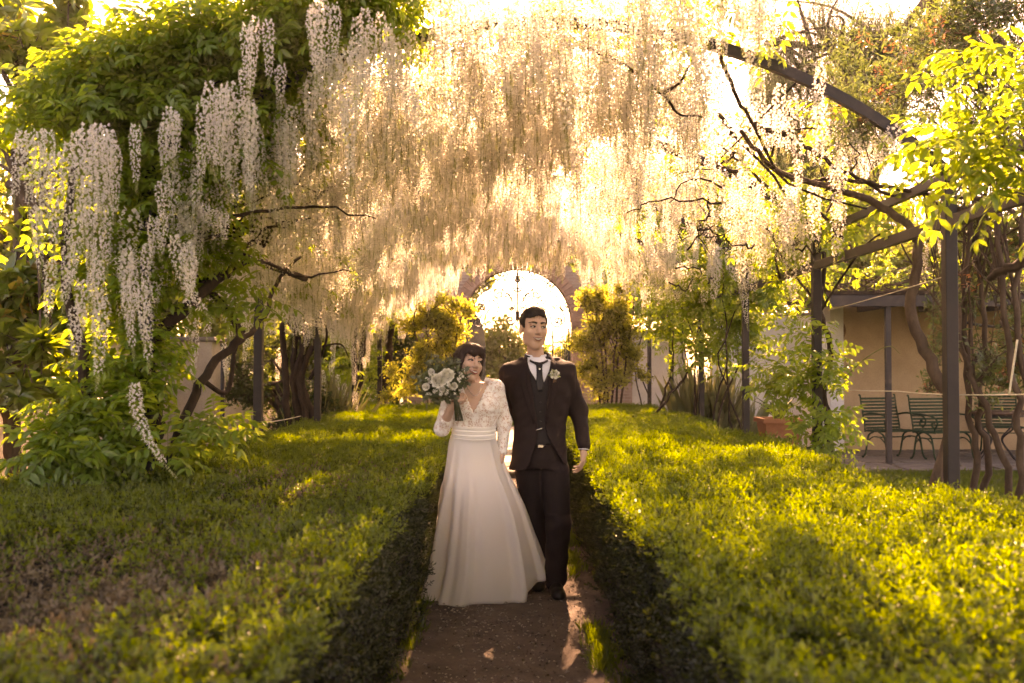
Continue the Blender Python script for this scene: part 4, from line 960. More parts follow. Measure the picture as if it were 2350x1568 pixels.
tree('drooping_tree', 'airy olive-grey tree with fine drooping twigs behind the right arches', 'tree', (5.6, 15.5, 0),
     [[g((6.2,19.5,0)), g((6.1,19.5,2.5)), g((5.6,19.3,4.5)), g((5.0,19,6.5))], [g((6.1,19.5,2.5)), at(2130,60,14), at(2050,85,13.5), at(1930,110,13.5), at(1760,95,13)]],
     [(at(1880,120,13.5), (1.0,1.2,.8), 400), (at(2010,180,13.5), (.9,1,.8), 340), (at(1790,180,13.5), (.7,.9,.7), 220), (at(1960,330,14), (1.0,1,.5), 200), (at(2080,60,14), (.9,1,.5), 200), (at(1820,320,14), (.9,1,.5), 170), (at(1900,-40,14), (1.2,1,.5), 180)], V_DROOP, [M['willow'], M['bark']], r=.09, tilt=.2, nb=40)
SM = [M['shrub'], M['bark']]
tree('yellow_shrub', 'sunlit yellow-green shrub left of the archway behind the bride', 'shrub', (at(1010,900,16.9).x, 16.9, 0),
     [[g((at(1010+k,900,16.9).x, 16.9+U(-.1,.1), 0)), at(1005+k*2.2,850,16.9), at(1005+k*3.5+U(-8,8),760,16.9), at(1010+k*4,700,16.9)] for k in (-14,-7,-2,3,9,15)],
     [(at(1020,710,16.9), (.42,.2,.35), 102), (at(980,760,16.9), (.45,.2,.4), 102), (at(1050,780,16.9), (.35,.2,.45), 76), (at(950,830,16.8), (.4,.2,.4), 68), (at(1000,820,16.85), (.5,.2,.4), 51), (at(930,900,16.9), (.4,.2,.3), 42)], V_SPRIG, SM, r=.022, scale=(.9,1.4), nb=30)
tree('yellow_shrub', 'sunlit yellow-green shrub right of the archway behind the groom', 'shrub', (at(1400,900,16.9).x, 16.9, 0),
     [[g((at(1400+k,900,16.9).x, 16.9+U(-.1,.1), 0)), at(1400+k*2.2,850,16.9), at(1398+k*3.2+U(-8,8),770,16.9), at(1395+k*4,690,16.9)] for k in (-14,-8,-3,3,8,15)],
     [(at(1390,690,16.9), (.45,.2,.35), 119), (at(1350,750,16.9), (.4,.2,.4), 93), (at(1430,740,16.9), (.45,.2,.4), 102), (at(1340,830,16.9), (.3,.2,.35), 51), (at(1410,830,16.9), (.5,.2,.4), 76), (at(1460,820,16.9), (.3,.2,.4), 42), (at(1400,890,16.8), (.5,.2,.25), 42)], V_SPRIG, SM, r=.022, scale=(.9,1.4), nb=30)
# beyond the gate
BM = [M['bgleaf'], M['bark']]
def bgtree(label, px, py, d, rx, rz, n, name='garden_tree', var=None, mats=None, sc=(1.0,1.8)):
    c = at(px, py, d); b0 = g((c.x, d, 0)); return tree(name, label, 'tree' if 'tree' in name else 'shrub', b0, [[b0, g((c.x+U(-.1,.1), d, c.z*.4)), g((c.x, d, c.z))]],
        [((c.x, d, c.z), (rx, rx*.4, rz), int(n*.7)), ((c.x+rx*.4, d-.2, c.z-rz*.5), (rx*.7, rx*.3, rz*.7), int(n*.35)), ((c.x-rx*.5, d+.1, c.z-rz*.4), (rx*.6, rx*.3, rz*.6), int(n*.35))], var or V_SPRIG_F, mats or BM, r=.10, scale=sc, nb=14)
bgtree('round green bush seen through the archway between the two heads', 1165, 815, 27, 1.0, .75, 130, 'garden_shrub')
bgtree('green bush seen through the archway below the gate leaf, left of the bride', 1085, 850, 28, .9, .8, 100, 'garden_shrub')
bgtree('dark green bush seen through the right half of the archway', 1300, 850, 26.5, .8, .6, 80, 'garden_shrub')
# behind the left wall
bgtree('yellow-green tree behind the beige wall, far left', 20, 560, 12, 1.5, 1.6, 240)
bgtree('yellow-green tree above the beige wall, left of the second left post', 400, 620, 15, 1.6, 1.4, 260)
bgtree('dark conifer-like shrub before the beige wall, right of the second left post', 640, 880, 13.2, .7, .55, 150, 'dark_shrub', V_SPRIG, [M['conifer'], M['bark']], (.9,1.5))
bgtree('bright tree above the left wall, behind the bundle of trunks', 650, 700, 18.5, 1.5, 1.2, 240)
bgtree('green tree left of the brick gateway behind the vine trunks', 830, 720, 20.5, 1.2, 1.3, 200)
bgtree('dark ivy-like shrub beside the left end of the brick gateway', 880, 780, 19.5, .6, 1.2, 190, 'dark_shrub', V_SPRIG, [M['conifer'], M['bark']], (1.2,1.9))
# behind the right walls
bgtree('bright green tree behind the white wall on the right', 1640, 620, 21, 1.9, 1.5, 280)
bgtree('pale green tree above the alcove roof', 1960, 590, 19.5, 1.6, .9, 220)
bgtree('yellow-lit tree behind the alcove, by the right edge', 2250, 560, 20, 2.0, 1.2, 260)
bgtree('tall green tree behind the right arches', 1560, 420, 24, 2.2, 1.8, 240)
for lab, x, y, z, rx, rz, n in (('tall tree rising behind the gateway, right of the arch', 4.2, 28, 5.4, 2.4, 1.8, 260), ('tall tree rising behind the gateway, left of the arch', -3.4, 28.5, 4.8, 2.4, 1.7, 220), ('tall tree rising left of the archway, farthest back', -3.2, 33, 7.4, 3.0, 2.0, 260), ('tall tree far behind the drooping tree on the right', 8.5, 28, 5.8, 2.6, 2.2, 260)):
    b0 = g((x, y, 0)); tree('tall_tree', lab, 'tree', b0, [[b0, g((x+.2, y, z*.4)), g((x, y, z))]], [((x, y, z), (rx, rx*.7, rz), n), ((x+rx*.5, y, z-rz*.8), (rx*.7, rx*.6, rz*.7), n//2), ((x-rx*.5, y, z-rz*.7), (rx*.7, rx*.6, rz*.7), n//2)], V_SPRIG_F, BM, r=.16, scale=(1.4,2.4), nb=22)
# creeper over the alcove roof
e = empty('roof_creeper', (8, 15.5, 2.55), 'tangle of bare brown creeper stems and green leaves on the alcove roof', 'creeper')
mb = MB()
for i in range(150):
    p0 = Vector((U(4.7,9.5), U(14.4,16.8), U(2.55,2.75))); p1 = p0+Vector((U(-1,1), U(-.4,.4), U(-.05,.35))); mb.tube(smooth_path([p0, p0.lerp(p1,.5)+rv()*.15, p1], 4), .012, 4)
mb.build('bare_stems', M['bark2'], e, 'stuff')
P = np.stack([rng.uniform(4.6, 9.8, 150), rng.uniform(14.6, 17, 150), rng.uniform(2.7, 3.15, 150)], 1); scatter('foliage', V_WIST_S, P, rand_rot(len(P), .5), rng.uniform(.8, 1.3, len(P)), WCOL, e)
# tall grass by the left wall
p = at(745, 960, 13.5); e = empty('tall_grass', (p.x, 13.5, 0), 'pale tall ornamental grass clump right of the trunk bundle', 'grass plant')
P = np.array([(p.x+U(-.35,.35), 13.5+U(-.3,.3), 0) for _ in range(16)]); scatter('blades', V_TALL, P, rand_rot(len(P), .12), rng.uniform(.8, 1.15, len(P)), [M['pampas']], e)
p = at(1640, 940, 15.8); e = empty('tall_grass', (p.x, 15.8, 0), 'pale tall ornamental grass before the white wall on the right', 'grass plant')
P = np.array([(p.x+U(-.45,.45), 15.8+U(-.3,.3), 0) for _ in range(14)]); scatter('blades', V_TALL, P, rand_rot(len(P), .12), rng.uniform(.9, 1.3, len(P)), [M['pampas']], e)
# ================================================================== people: smooth signed-distance bodies
class Field:
    def __init__(s, lo, hi, h):
        s.lo = np.array(lo, float); s.h = h; s.n = np.ceil((np.array(hi)-s.lo)/h).astype(int)+1
        s.F = np.full(s.n, 1.0, np.float32)
    def _sub(s, lo, hi):
        a = np.clip(np.floor((np.array(lo)-s.lo)/s.h).astype(int), 0, s.n); b = np.clip(np.ceil((np.array(hi)-s.lo)/s.h).astype(int)+1, 0, s.n)
        ax = [s.lo[i]+np.arange(a[i], b[i])*s.h for i in range(3)]
        return tuple(slice(a[i], b[i]) for i in range(3)), ax[0][:,None,None].astype(np.float32), ax[1][None,:,None].astype(np.float32), ax[2][None,None,:].astype(np.float32)
    def put(s, fn, lo, hi, k=.02, op='add'):
        lo = np.array(lo)-k*1.5-.012; hi = np.array(hi)+k*1.5+.012
        sl, X, Y, Z = s._sub(lo, hi)
        if 0 in s.F[sl].shape: return
        d = fn(X, Y, Z).astype(np.float32); f = s.F[sl]
        if op == 'add':
            if k > 0: hh = np.clip(.5+.5*(f-d)/k, 0, 1); s.F[sl] = f*(1-hh)+d*hh-k*hh*(1-hh)
            else: s.F[sl] = np.minimum(f, d)
        else:
            if k > 0: hh = np.clip(.5-.5*(f+d)/k, 0, 1); s.F[sl] = f*(1-hh)-d*hh+k*hh*(1-hh)
            else: s.F[sl] = np.maximum(f, -d)
    def cone(s, a, b, ra, rb, k=.02, op='add', sq=None):
        a = np.array(a, float); b = np.array(b, float); ab = b-a; L2 = float(ab@ab)+1e-12
        def fn(X, Y, Z):
            px, py, pz = X-a[0], Y-a[1], Z-a[2]; t = np.clip((px*ab[0]+py*ab[1]+pz*ab[2])/L2, 0, 1)
            return np.sqrt((px-t*ab[0])**2+(py-t*ab[1])**2+(pz-t*ab[2])**2)-(ra+(rb-ra)*t)
        r = max(ra, rb); s.put(fn, np.minimum(a, b)-r, np.maximum(a, b)+r, k, op)
    def chain(s, pts, rad, k=.02):
        for i in range(len(pts)-1): s.cone(pts[i], pts[i+1], rad[i], rad[i+1], k)
    def ell(s, c, r, M_=None, k=.02, op='add'):
        """ellipsoid; M_ is a local frame (Matrix 4x4): c is in that frame"""
        c = Vector(c); r = np.array(r, float)
        if M_ is None: M_ = Matrix.Identity(4)
        I = np.array(M_.inverted()); w = np.array(M_ @ c)
        def fn(X, Y, Z):
            q = [(I[i,0]*X+I[i,1]*Y+I[i,2]*Z+I[i,3]-c[i])/r[i] for i in range(3)]
            k0 = np.sqrt(q[0]**2+q[1]**2+q[2]**2)+1e-9; k1 = np.sqrt((q[0]/r[0])**2+(q[1]/r[1])**2+(q[2]/r[2])**2)+1e-9
            return k0*(k0-1)/k1
        m = float(r.max())*1.15; s.put(fn, w-m, w+m, k, op)
    def loft(s, prof, k=.02, ex=2.3, op='add', off=0.0, extra=None):
        """prof rows: z, cx, cy, rx, ry"""
        P = np.array(sorted(prof), float)
        def fn(X, Y, Z):
            z = np.clip(Z, P[0,0], P[-1,0]); cx, cy, rx, ry = [np.interp(z, P[:,0], P[:,i]) for i in (1,2,3,4)]
            rx = rx+off; ry = ry+off
            d = ((np.abs((X-cx)/rx)**ex+np.abs((Y-cy)/ry)**ex)**(1/ex)-1)*np.minimum(rx, ry)
            dz = np.maximum(P[0,0]-Z, Z-P[-1,0]); d = np.maximum(d, dz)
            return extra(X, Y, Z, d) if extra else d
        R_ = P[:,3:5].max()+abs(off); s.put(fn, (P[:,1].min()-R_, P[:,2].min()-R_, P[0,0]), (P[:,1].max()+R_, P[:,2].max()+R_, P[-1,0]), k, op)
    def mesh(s, name, mats, relax=1):
        F = s.F; h = s.h; sg = F < 0; nx, ny, nz = F.shape
        c = np.zeros((nx-1, ny-1, nz-1), np.uint8)
        for i in (0, 1):
            for j in (0, 1):
                for k in (0, 1): c += sg[i:nx-1+i, j:ny-1+j, k:nz-1+k]
        act = (c > 0) & (c < 8); idx = np.full(act.shape, -1, np.int64); I = np.argwhere(act); idx[act] = np.arange(len(I))
        acc = np.zeros((len(I), 3)); cnt = np.zeros(len(I)); cor = [(i, j, k) for i in (0,1) for j in (0,1) for k in (0,1)]
        val = {q: F[I[:,0]+q[0], I[:,1]+q[1], I[:,2]+q[2]].astype(float) for q in cor}
        for q in cor:
            for axis in range(3):
                if q[axis]: continue
                p = list(q); p[axis] = 1; p = tuple(p); a, b_ = val[q], val[p]; m = (a < 0) != (b_ < 0)
                t = np.where(m, a/np.where(a-b_ == 0, 1, a-b_), 0)
                for ax in range(3): acc[:,ax] += np.where(m, q[ax]+(t if ax == axis else 0), 0)
                cnt += m
        V = s.lo+(I+acc/np.maximum(cnt, 1)[:,None])*h; quads = []
        for axis in range(3):
            o = [(1,0,0), (0,1,0), (0,0,1)][axis]; u, v = [(1,2), (2,0), (0,1)][axis]
            A = sg[:nx-o[0], :ny-o[1], :nz-o[2]]; B_ = sg[o[0]:, o[1]:, o[2]:]; E = np.argwhere(A != B_)
            ok = (E[:,u] > 0) & (E[:,v] > 0)
            for ax in range(3): ok &= E[:,ax] < act.shape[ax]
            E = E[ok]; du = np.zeros(3, int); du[u] = 1; dv = np.zeros(3, int); dv[v] = 1
            g_ = lambda Q: idx[Q[:,0], Q[:,1], Q[:,2]]
            q = np.stack([g_(E-du-dv), g_(E-dv), g_(E), g_(E-du)], 1); fl = A[E[:,0], E[:,1], E[:,2]]
            q[~fl] = q[~fl][:, ::-1]; quads.append(q)
        Q = np.vstack(quads); Q = Q[(Q >= 0).all(1)]
        for _ in range(relax):      # light smoothing
            S = np.zeros_like(V); C = np.zeros(len(V))
            for a, b_ in ((0,1), (1,2), (2,3), (3,0)):
                np.add.at(S, Q[:,a], V[Q[:,b_]]); np.add.at(S, Q[:,b_], V[Q[:,a]]); np.add.at(C, Q[:,a], 1); np.add.at(C, Q[:,b_], 1)
            V = V*.5+.5*S/np.maximum(C, 1)[:,None]
        me = bpy.data.meshes.new(name); me.from_pydata(V.tolist(), [], Q.tolist())
        for m in mats: me.materials.append(m)
        me.polygons.foreach_set('use_smooth', [True]*len(me.polygons)); me.update(); return me

def skin_mat(name, c, c2):
    m = bpy.data.materials.new(name); t, o = nodes(m); tc = N(t, 'ShaderNodeTexCoord'); nz = N(t, 'ShaderNodeTexNoise', Scale=14, Detail=4); t.links.new(tc.outputs['Object'], nz.inputs['Vector'])
    p = N(t, 'ShaderNodeBsdfPrincipled', Roughness=.48); t.links.new(mixrgb(t, c, c2, nz.outputs['Fac']), p.inputs['Base Color'])
    p.inputs['Subsurface Weight'].default_value = .15; p.inputs['Subsurface Radius'].default_value = (.012, .005, .003); p.inputs['Specular IOR Level'].default_value = .35
    t.links.new(p.outputs[0], o.inputs[0]); return m
M['skin_m'] = skin_mat('skin_groom', (.50,.29,.20), (.58,.35,.25)); M['skin_f'] = skin_mat('skin_bride', (.54,.32,.23), (.62,.39,.29))
def hair_mat(name, c):
    m = bpy.data.materials.new(name); t, o = nodes(m); tc = N(t, 'ShaderNodeTexCoord'); mp = N(t, 'ShaderNodeMapping'); mp.inputs['Scale'].default_value = (160, 160, 14); t.links.new(tc.outputs['Object'], mp.inputs[0])
    nz = N(t, 'ShaderNodeTexNoise', Scale=1, Detail=3); t.links.new(mp.outputs[0], nz.inputs['Vector'])
    p = N(t, 'ShaderNodeBsdfPrincipled', Roughness=.55); p.inputs['Specular IOR Level'].default_value = .22; t.links.new(mixrgb(t, c, tuple(x*2.1 for x in c), nz.outputs['Fac']), p.inputs['Base Color'])
    bp = N(t, 'ShaderNodeBump', Strength=.6, Distance=.004); t.links.new(nz.outputs['Fac'], bp.inputs['Height']); t.links.new(bp.outputs[0], p.inputs['Normal']); t.links.new(p.outputs[0], o.inputs[0]); return m
M['hair_m'] = hair_mat('hair_groom', (.016,.010,.007)); M['hair_f'] = hair_mat('hair_bride', (.020,.010,.007))
M['suit'] = cloth_mat('suit_wool', (.017,.008,.007), .8, 0, .0, 350, .2); M['waistcoat'] = cloth_mat('waistcoat_cloth', (.009,.005,.005), .6, 0, .0, 350); M['velvet'] = cloth_mat('collar_velvet', (.008,.005,.005), .7, 0, .3, 300)
M['trouser'] = cloth_mat('trouser_wool', (.013,.006,.005), .8, 0, .0, 350); M['shirt'] = cloth_mat('shirt_cotton', (.74,.74,.78), .8, 0, .1, 300); M['tie'] = cloth_mat('tie_silk', (.010,.008,.009), .4, 0, .2, 200)
M['shoe'] = cloth_mat('shoe_leather', (.012,.009,.008), .3, 0, 0, 0); M['satin'] = cloth_mat('dress_organza', (.86,.83,.78), .36, .48, .3, 0, .04, .4); M['band'] = cloth_mat('waistband_satin', (.84,.80,.74), .38, .1, .3, 0, .04, .45)
M['white_eye'] = cloth_mat('eye_white', (.50,.46,.42), .3, 0, 0, 0, .02); M['teeth'] = cloth_mat('teeth', (.70,.66,.58), .3, 0, 0, 0, .02); M['dark'] = cloth_mat('dark_iris', (.014,.009,.006), .3, 0, 0, 0, .02); M['lip_m'] = cloth_mat('lip_groom', (.26,.09,.07), .5, 0, 0, 0, .1); M['lip_f'] = cloth_mat('lip_bride', (.36,.07,.07), .4, 0, 0, 0, .1)
M['metal'] = rough_mat('polished_metal', (.6,.57,.5), (.75,.7,.62), 20, .25, .05, 50, 1.0); M['pearl'] = cloth_mat('pearl', (.85,.82,.78), .2, 0, 0, 0, .02)
def lace_mat():
    m = bpy.data.materials.new('lace'); t, o = nodes(m); tc = N(t, 'ShaderNodeTexCoord')
    v = N(t, 'ShaderNodeTexVoronoi', Scale=62, feature='DISTANCE_TO_EDGE'); v2 = N(t, 'ShaderNodeTexVoronoi', Scale=24); nz = N(t, 'ShaderNodeTexNoise', Scale=38, Detail=3)
    for q in (v, v2, nz): t.links.new(tc.outputs['Object'], q.inputs['Vector'])
    a = ramp(t, v.outputs['Distance'], [(.05, (1,1,1)), (.13, (0,0,0))]); b_ = ramp(t, v2.outputs['Distance'], [(.24, (1,1,1)), (.36, (0,0,0))]); c = ramp(t, nz.outputs['Fac'], [(.47, (0,0,0)), (.56, (1,1,1))])
    f = mixrgb(t, mixrgb(t, a, b_, 1.0, 'LIGHTEN'), c, .8, 'LIGHTEN')
    p = N(t, 'ShaderNodeBsdfPrincipled', Roughness=.75); p.inputs['Sheen Weight'].default_value = .2
    t.links.new(mixrgb(t, (.60,.42,.33), (.84,.80,.75), f), p.inputs['Base Color'])
    bp = N(t, 'ShaderNodeBump', Strength=.5, Distance=.003); t.links.new(f, bp.inputs['Height']); t.links.new(bp.outputs[0], p.inputs['Normal']); t.links.new(p.outputs[0], o.inputs[0]); return m
M['lace'] = lace_mat()

def head_sdf(F, H, female=False):
    s_ = H.to_scale()[0]; S = lambda *r: tuple(x*s_ for x in r)
    E = lambda c, r, k=.018, op='add': F.ell(c, r, H, k*1.0, op)
    E((0,.018,.034), (.077,.097,.086)); E((0,-.022,-.028), (.060,.072,.094) if not female else (.058,.068,.084)); E((0,-.056,-.104), (.032,.028,.024) if not female else (.026,.026,.021), .03)
    for x in (-1, 1):
        E((x*.044,-.058,-.024), (.020,.022,.020), .03); E((x*.048,-.014,-.066), (.017,.034,.030) if not female else (.010,.028,.026), .03)
        E((x*.080,.010,-.008), (.010,.019,.031), .008)
        E((x*.031,-.102,.008), (.018,.016,.011), .014, 'sub')
        E((x*.031,-.077,.006), (.0135,.0135,.011), .004)
    E((0,-.078,.030), (.052,.014,.012), .02)
    W = lambda c: tuple(H @ Vector(c))
    F.cone(W((0,-.088,.014)), W((0,-.112,-.026)), .0085*s_, .0125*s_, .012); F.cone(W((-.013,-.100,-.031)), W((.013,-.100,-.031)), .0085*s_, .0085*s_, .008)
    E((0,-.092,-.064), (.026,.010,.013), .012); E((0,-.098,-.066), (.022,.008,.0055), .004, 'sub')
def face_parts(H, body, parent, male, names=None):
    me = body.data; bvh = BVHTree.FromPolygons([v.co for v in me.vertices], [p.vertices for p in me.polygons]); s_ = H.to_scale()[0]
    fw = (H.to_3x3() @ Vector((0,1,0))).normalized()
    def surf(x, z, off=.001):
        o = H @ Vector((x, -.20, z)); h = bvh.ray_cast(o, fw); p = h[0] if h[0] is not None else H @ Vector((x, -.09, z)); return p-fw*off
    for sx in (-1, 1):
        mb = MB(); P = [surf(sx*(.012+.041*t), .0305+.007*math.sin(t*2.4)-.003*t, .0015) for t in lerp_list(0, 1, 8)]
        mb.tube(P, [(.0058 if male else .0032)*s_*(1-.6*(i/7)**2) for i in range(8)], 6); mb.build('eyebrow', M['hair_m' if male else 'hair_f'], parent)
        mb = MB(); c = surf(sx*.031, .006, -.0040); mb.lathe((0,0,0), [(.0005,-1), (.5,-.86), (.86,-.5), (1,0), (.86,.5), (.5,.86), (.0005,1)], 12)
        R3 = H.to_3x3(); mb.v = [tuple(c+R3 @ Vector((v[0]*.0120, v[1]*.0055, v[2]*(.0042 if male else .0034)))) for v in mb.v]; ey = mb.build('eye', M['white_eye'], parent)
        mb = MB(); c2 = surf(sx*.031+.003, .0062, .0002); mb.lathe((0,0,0), [(.0005,-1), (.7,-.7), (1,0), (.7,.7), (.0005,1)], 10); mb.v = [tuple(c2+R3 @ Vector((v[0]*.0060, v[1]*.0024, v[2]*.0046))) for v in mb.v]; mb.build('iris', M['dark'], ey)
        mb = MB(); P = [surf(sx*(.017+.030*t), .0075+.0065*math.sin(t*3.14)-.001*t, .001) for t in lerp_list(0, 1, 7)]; mb.tube(P, (.0024 if male else .0032)*s_, 5); mb.build('eyelash', M['dark'], ey)
    w_ = .031; mo = lambda t, up: (-w_+2*w_*t, -.0620+(.0095*(abs(2*t-1)**1.7))+up*math.sin(t*3.1416))
    V = []; F = []
    for i, t in enumerate(lerp_list(.06, .94, 13)):
        for up in (.0030, -.0085): x, z = mo(t, up); V.append(surf(x, z, .0022))
    for i in range(12): F.append((2*i, 2*i+1, 2*i+3, 2*i+2))
    mb = MB(); mb.add(V, F, 0, True); mb.build('teeth', M['teeth'], parent)
    mb = MB(); mb.tube([surf(*mo(t, .0046), .0015) for t in lerp_list(0, 1, 13)], [.0015+.0015*math.sin(t*3.14) for t in lerp_list(0, 1, 13)], 6); mb.tube([surf(*mo(t, -.0110), .0015) for t in lerp_list(.03, .97, 13)], [.0015+.0025*math.sin(t*3.14) for t in lerp_list(0, 1, 13)], 6)
    mb.build('lips', M['lip_m' if male else 'lip_f'], parent)
def hand_sdf(F, wrist, d, n, curl=(.35,.5,.4), sc=1.0, thumb=.5, right=1):
    """d finger direction, n palm normal (fingers curl that way), thumb on the side d x n * right"""
    d = Vector(d).normalized(); n = Vector(n); n = (n-d*n.dot(d)).normalized(); t = d.cross(n)*right; w = Vector(wrist)
    F.cone(w-d*.03*sc, w+d*.03*sc, .024*sc, .022*sc, .01)
    spread = [.030,.011,-.009,-.028]; lens = [.95,1.06,1.0,.80]
    for i in range(4):
        k = w+d*(.088-.006*abs(i-1))*sc+t*spread[i]*sc; F.cone(w+d*.015*sc+t*spread[i]*.6*sc, k, .0145*sc, .0125*sc, .012)
        a = 0; p = k
        for j, L in enumerate((.042,.027,.021)):
            a += curl[j]*(1+.12*i); q = p+(d*math.cos(a)+n*math.sin(a)+t*(spread[i]*.6))*L*lens[i]*sc; r0 = (.0096,.0086,.0078)[j]*sc; F.cone(p, q, r0, r0*.92, .003); p = q
    p0 = w+d*.018*sc+t*.026*sc; p1 = p0+(t*.75+d*.65+n*.35*thumb)*.042*sc; p2 = p1+(d*.8+t*.25+n*.6*thumb)*.033*sc; p3 = p2+(d*.8+n*.7*thumb)*.025*sc
    F.cone(p0, p1, .0150*sc, .0120*sc, .012); F.cone(p1, p2, .0112*sc, .0098*sc, .004); F.cone(p2, p3, .0096*sc, .0078*sc, .003)

def patch(bvh, poly_xz, y_start, off, name, mat, parent, thick=.004, n=10):
    """thin cloth piece laid on a garment's front: left edge / right edge polylines in (x, z)"""
    L_, R_ = poly_xz; V = []; F = []
    def lay(x, z):
        h = bvh.ray_cast(Vector((x, y_start, z)), Vector((0,1,0))); return (h[0] if h[0] is not None else Vector((x, y_start+.3, z)))
    zz = lerp_list(0, 1, n); m = 5
    def pt(E, t):
        k = t*(len(E)-1); i = min(int(k), len(E)-2); f = k-i; return (E[i][0]*(1-f)+E[i+1][0]*f, E[i][1]*(1-f)+E[i+1][1]*f)
    for t in zz:
        a = pt(L_, t); b_ = pt(R_, t)
        for j in range(m): f = j/(m-1); p = lay(a[0]*(1-f)+b_[0]*f, a[1]*(1-f)+b_[1]*f); V.append(p-Vector((0, off, 0)))
    for t in zz:
        a = pt(L_, t); b_ = pt(R_, t)
        for j in range(m): f = j/(m-1); p = lay(a[0]*(1-f)+b_[0]*f, a[1]*(1-f)+b_[1]*f); V.append(p-Vector((0, off-thick*2, 0)))
    q = n*m
    for i in range(n-1):
        for j in range(m-1): k = i*m+j; F.append((k, k+1, k+m+1, k+m)); F.append((q+k, q+k+m, q+k+m+1, q+k+1))
    for i in range(n-1):
        F.append((i*m, i*m+m, q+i*m+m, q+i*m)); F.append((i*m+m-1, q+i*m+m-1, q+i*m+2*m-1, i*m+2*m-1))
    for j in range(m-1): F.append((j, q+j, q+j+1, j+1)); F.append(((n-1)*m+j, (n-1)*m+j+1, q+(n-1)*m+j+1, q+(n-1)*m+j))
    mb = MB(); mb.add(V, F, 0, True); return mb.build(name, mat, parent)
def bvh_of(o): return BVHTree.FromPolygons([v.co for v in o.data.vertices], [p.vertices for p in o.data.polygons])

# ------------------------------------------------------------------ groom
DG = 6.40
G = lambda px, py, dy=0.0: at(px, py, DG+dy)
groom = empty('person', (G(1245,1360).x, DG, 0), 'smiling man in a dark brown three-piece suit with cravat, walking beside the bride', 'person')
CX = G(1240,900).x
HG = Matrix.Translation(G(1225,755,-.02)) @ Matrix.Rotation(R(17), 4, 'Z') @ Matrix.Rotation(R(3), 4, 'Y') @ Matrix.Scale(1.055, 4)
Fb = Field((-.22, 6.05, 0), (.60, 6.85, 1.90), .005)
head_sdf(Fb, HG)
Fb.cone(G(1227,795,.02), G(1234,850,.03), .050, .060, .02)
Fb.loft([(1.47,CX,DG,.06,.06), (1.42,CX,DG,.17,.09), (1.3,CX,DG,.165,.10), (1.1,CX,DG,.15,.10), (.95,CX,DG,.155,.105), (.86,CX,DG,.15,.10)], .04)
armR = [G(1302,852), G(1328,942,.05), G(1340,1028,-.03)]; armL = [G(1166,858,.01), G(1162,950,.14), G(1112,992,.16)]
legL = [G(1217,1085,.02), G(1228,1205,.05), G(1240,1330,.13)]; legR = [G(1272,1085,-.01), G(1281,1205,-.08), G(1275,1338,-.06)]
Fb.chain(armR, (.045,.038,.026)); Fb.chain(armL, (.045,.038,.026)); Fb.chain(legL, (.08,.055,.04)); Fb.chain(legR, (.08,.055,.04))
hand_sdf(Fb, G(1340,1032,-.035), (-.10,-.10,-1), (-1,.25,0), (.30,.50,.40), .98, .5, 1)
hand_sdf(Fb, G(1108,994,.16), (-1,-.25,-.2), (0,-1,0), (.3,.4,.4), .95, .4, -1)
gb = link('body', Fb.mesh('groom_body', [M['skin_m']]), groom); del Fb
face_parts(HG, gb, groom, True)
# hair
Fh = Field((CX-.25, 6.15, 1.55), (CX+.2, 6.60, 1.92), .005)
Fh.ell((0,.016,.046), (.0845,.104,.0865), HG, 0); Fh.ell((0,-.018,.096), (.056,.054,.034), HG, .03); Fh.ell((-.015,-.03,.106), (.035,.036,.020), HG, .02)
def face_cut(zl, yl, zb, side):
    I = np.array(HG.inverted() if side else HB.inverted())
    def fn(X, Y, Z):
        x, y, z = [I[i,0]*X+I[i,1]*Y+I[i,2]*Z+I[i,3] for i in range(3)]
        a = np.maximum(z-zl-.007*np.cos(x*55)-.10*x-.30*np.maximum(0, np.abs(x)-.045), y-yl+.0*x)         # face opening
        b_ = np.maximum(z-(-.005), y-.012); c = z-zb
        return np.minimum(np.minimum(a, b_), c)*1.05
    return fn
Fh.put(face_cut(.070, -.030, -.062, True), (-1,5,1), (2,8,3), 0, 'sub')
Fh.F += (.0030*np.sin(np.arange(Fh.n[0])*.42)[:,None,None]*np.sin(np.arange(Fh.n[1])*.23+1)[None,:,None]*np.sin(np.arange(Fh.n[2])*.31)[None,None,:]).astype(np.float32)
gh = link('hair', Fh.mesh('groom_hair', [M['hair_m']]), groom); del Fh
# shirt, waistcoat, jacket
prof = [(1.49,CX-.004,DG+.01,.085,.075), (1.455,CX,DG,.165,.095), (1.40,CX,DG,.190,.112), (1.30,CX,DG,.190,.122), (1.18,CX,DG,.166,.120), (1.06,CX-.004,DG,.150,.114), (.95,CX-.006,DG,.154,.124), (.86,CX-.008,DG,.164,.132), (.79,CX-.012,DG,.172,.136)]
Fs = Field((CX-.35, 6.15, 1.0), (CX+.35, 6.75, 1.62), .006)
Fs.loft([r for r in prof if r[0] > 1.0], .0, off=-.006); Fs.cone(G(1230,822,.02), G(1236,850,.02), .070, .085, .03)
Fs.put(lambda X, Y, Z: np.maximum((Z-1.505)*-1, -9)*1.0+(Y-DG)*-.35*0, (CX-.3,6.1,1.50), (CX+.3,6.8,1.7), 0, 'sub')
shirt = link('shirt', Fs.mesh('shirt', [M['shirt']]), groom); del Fs
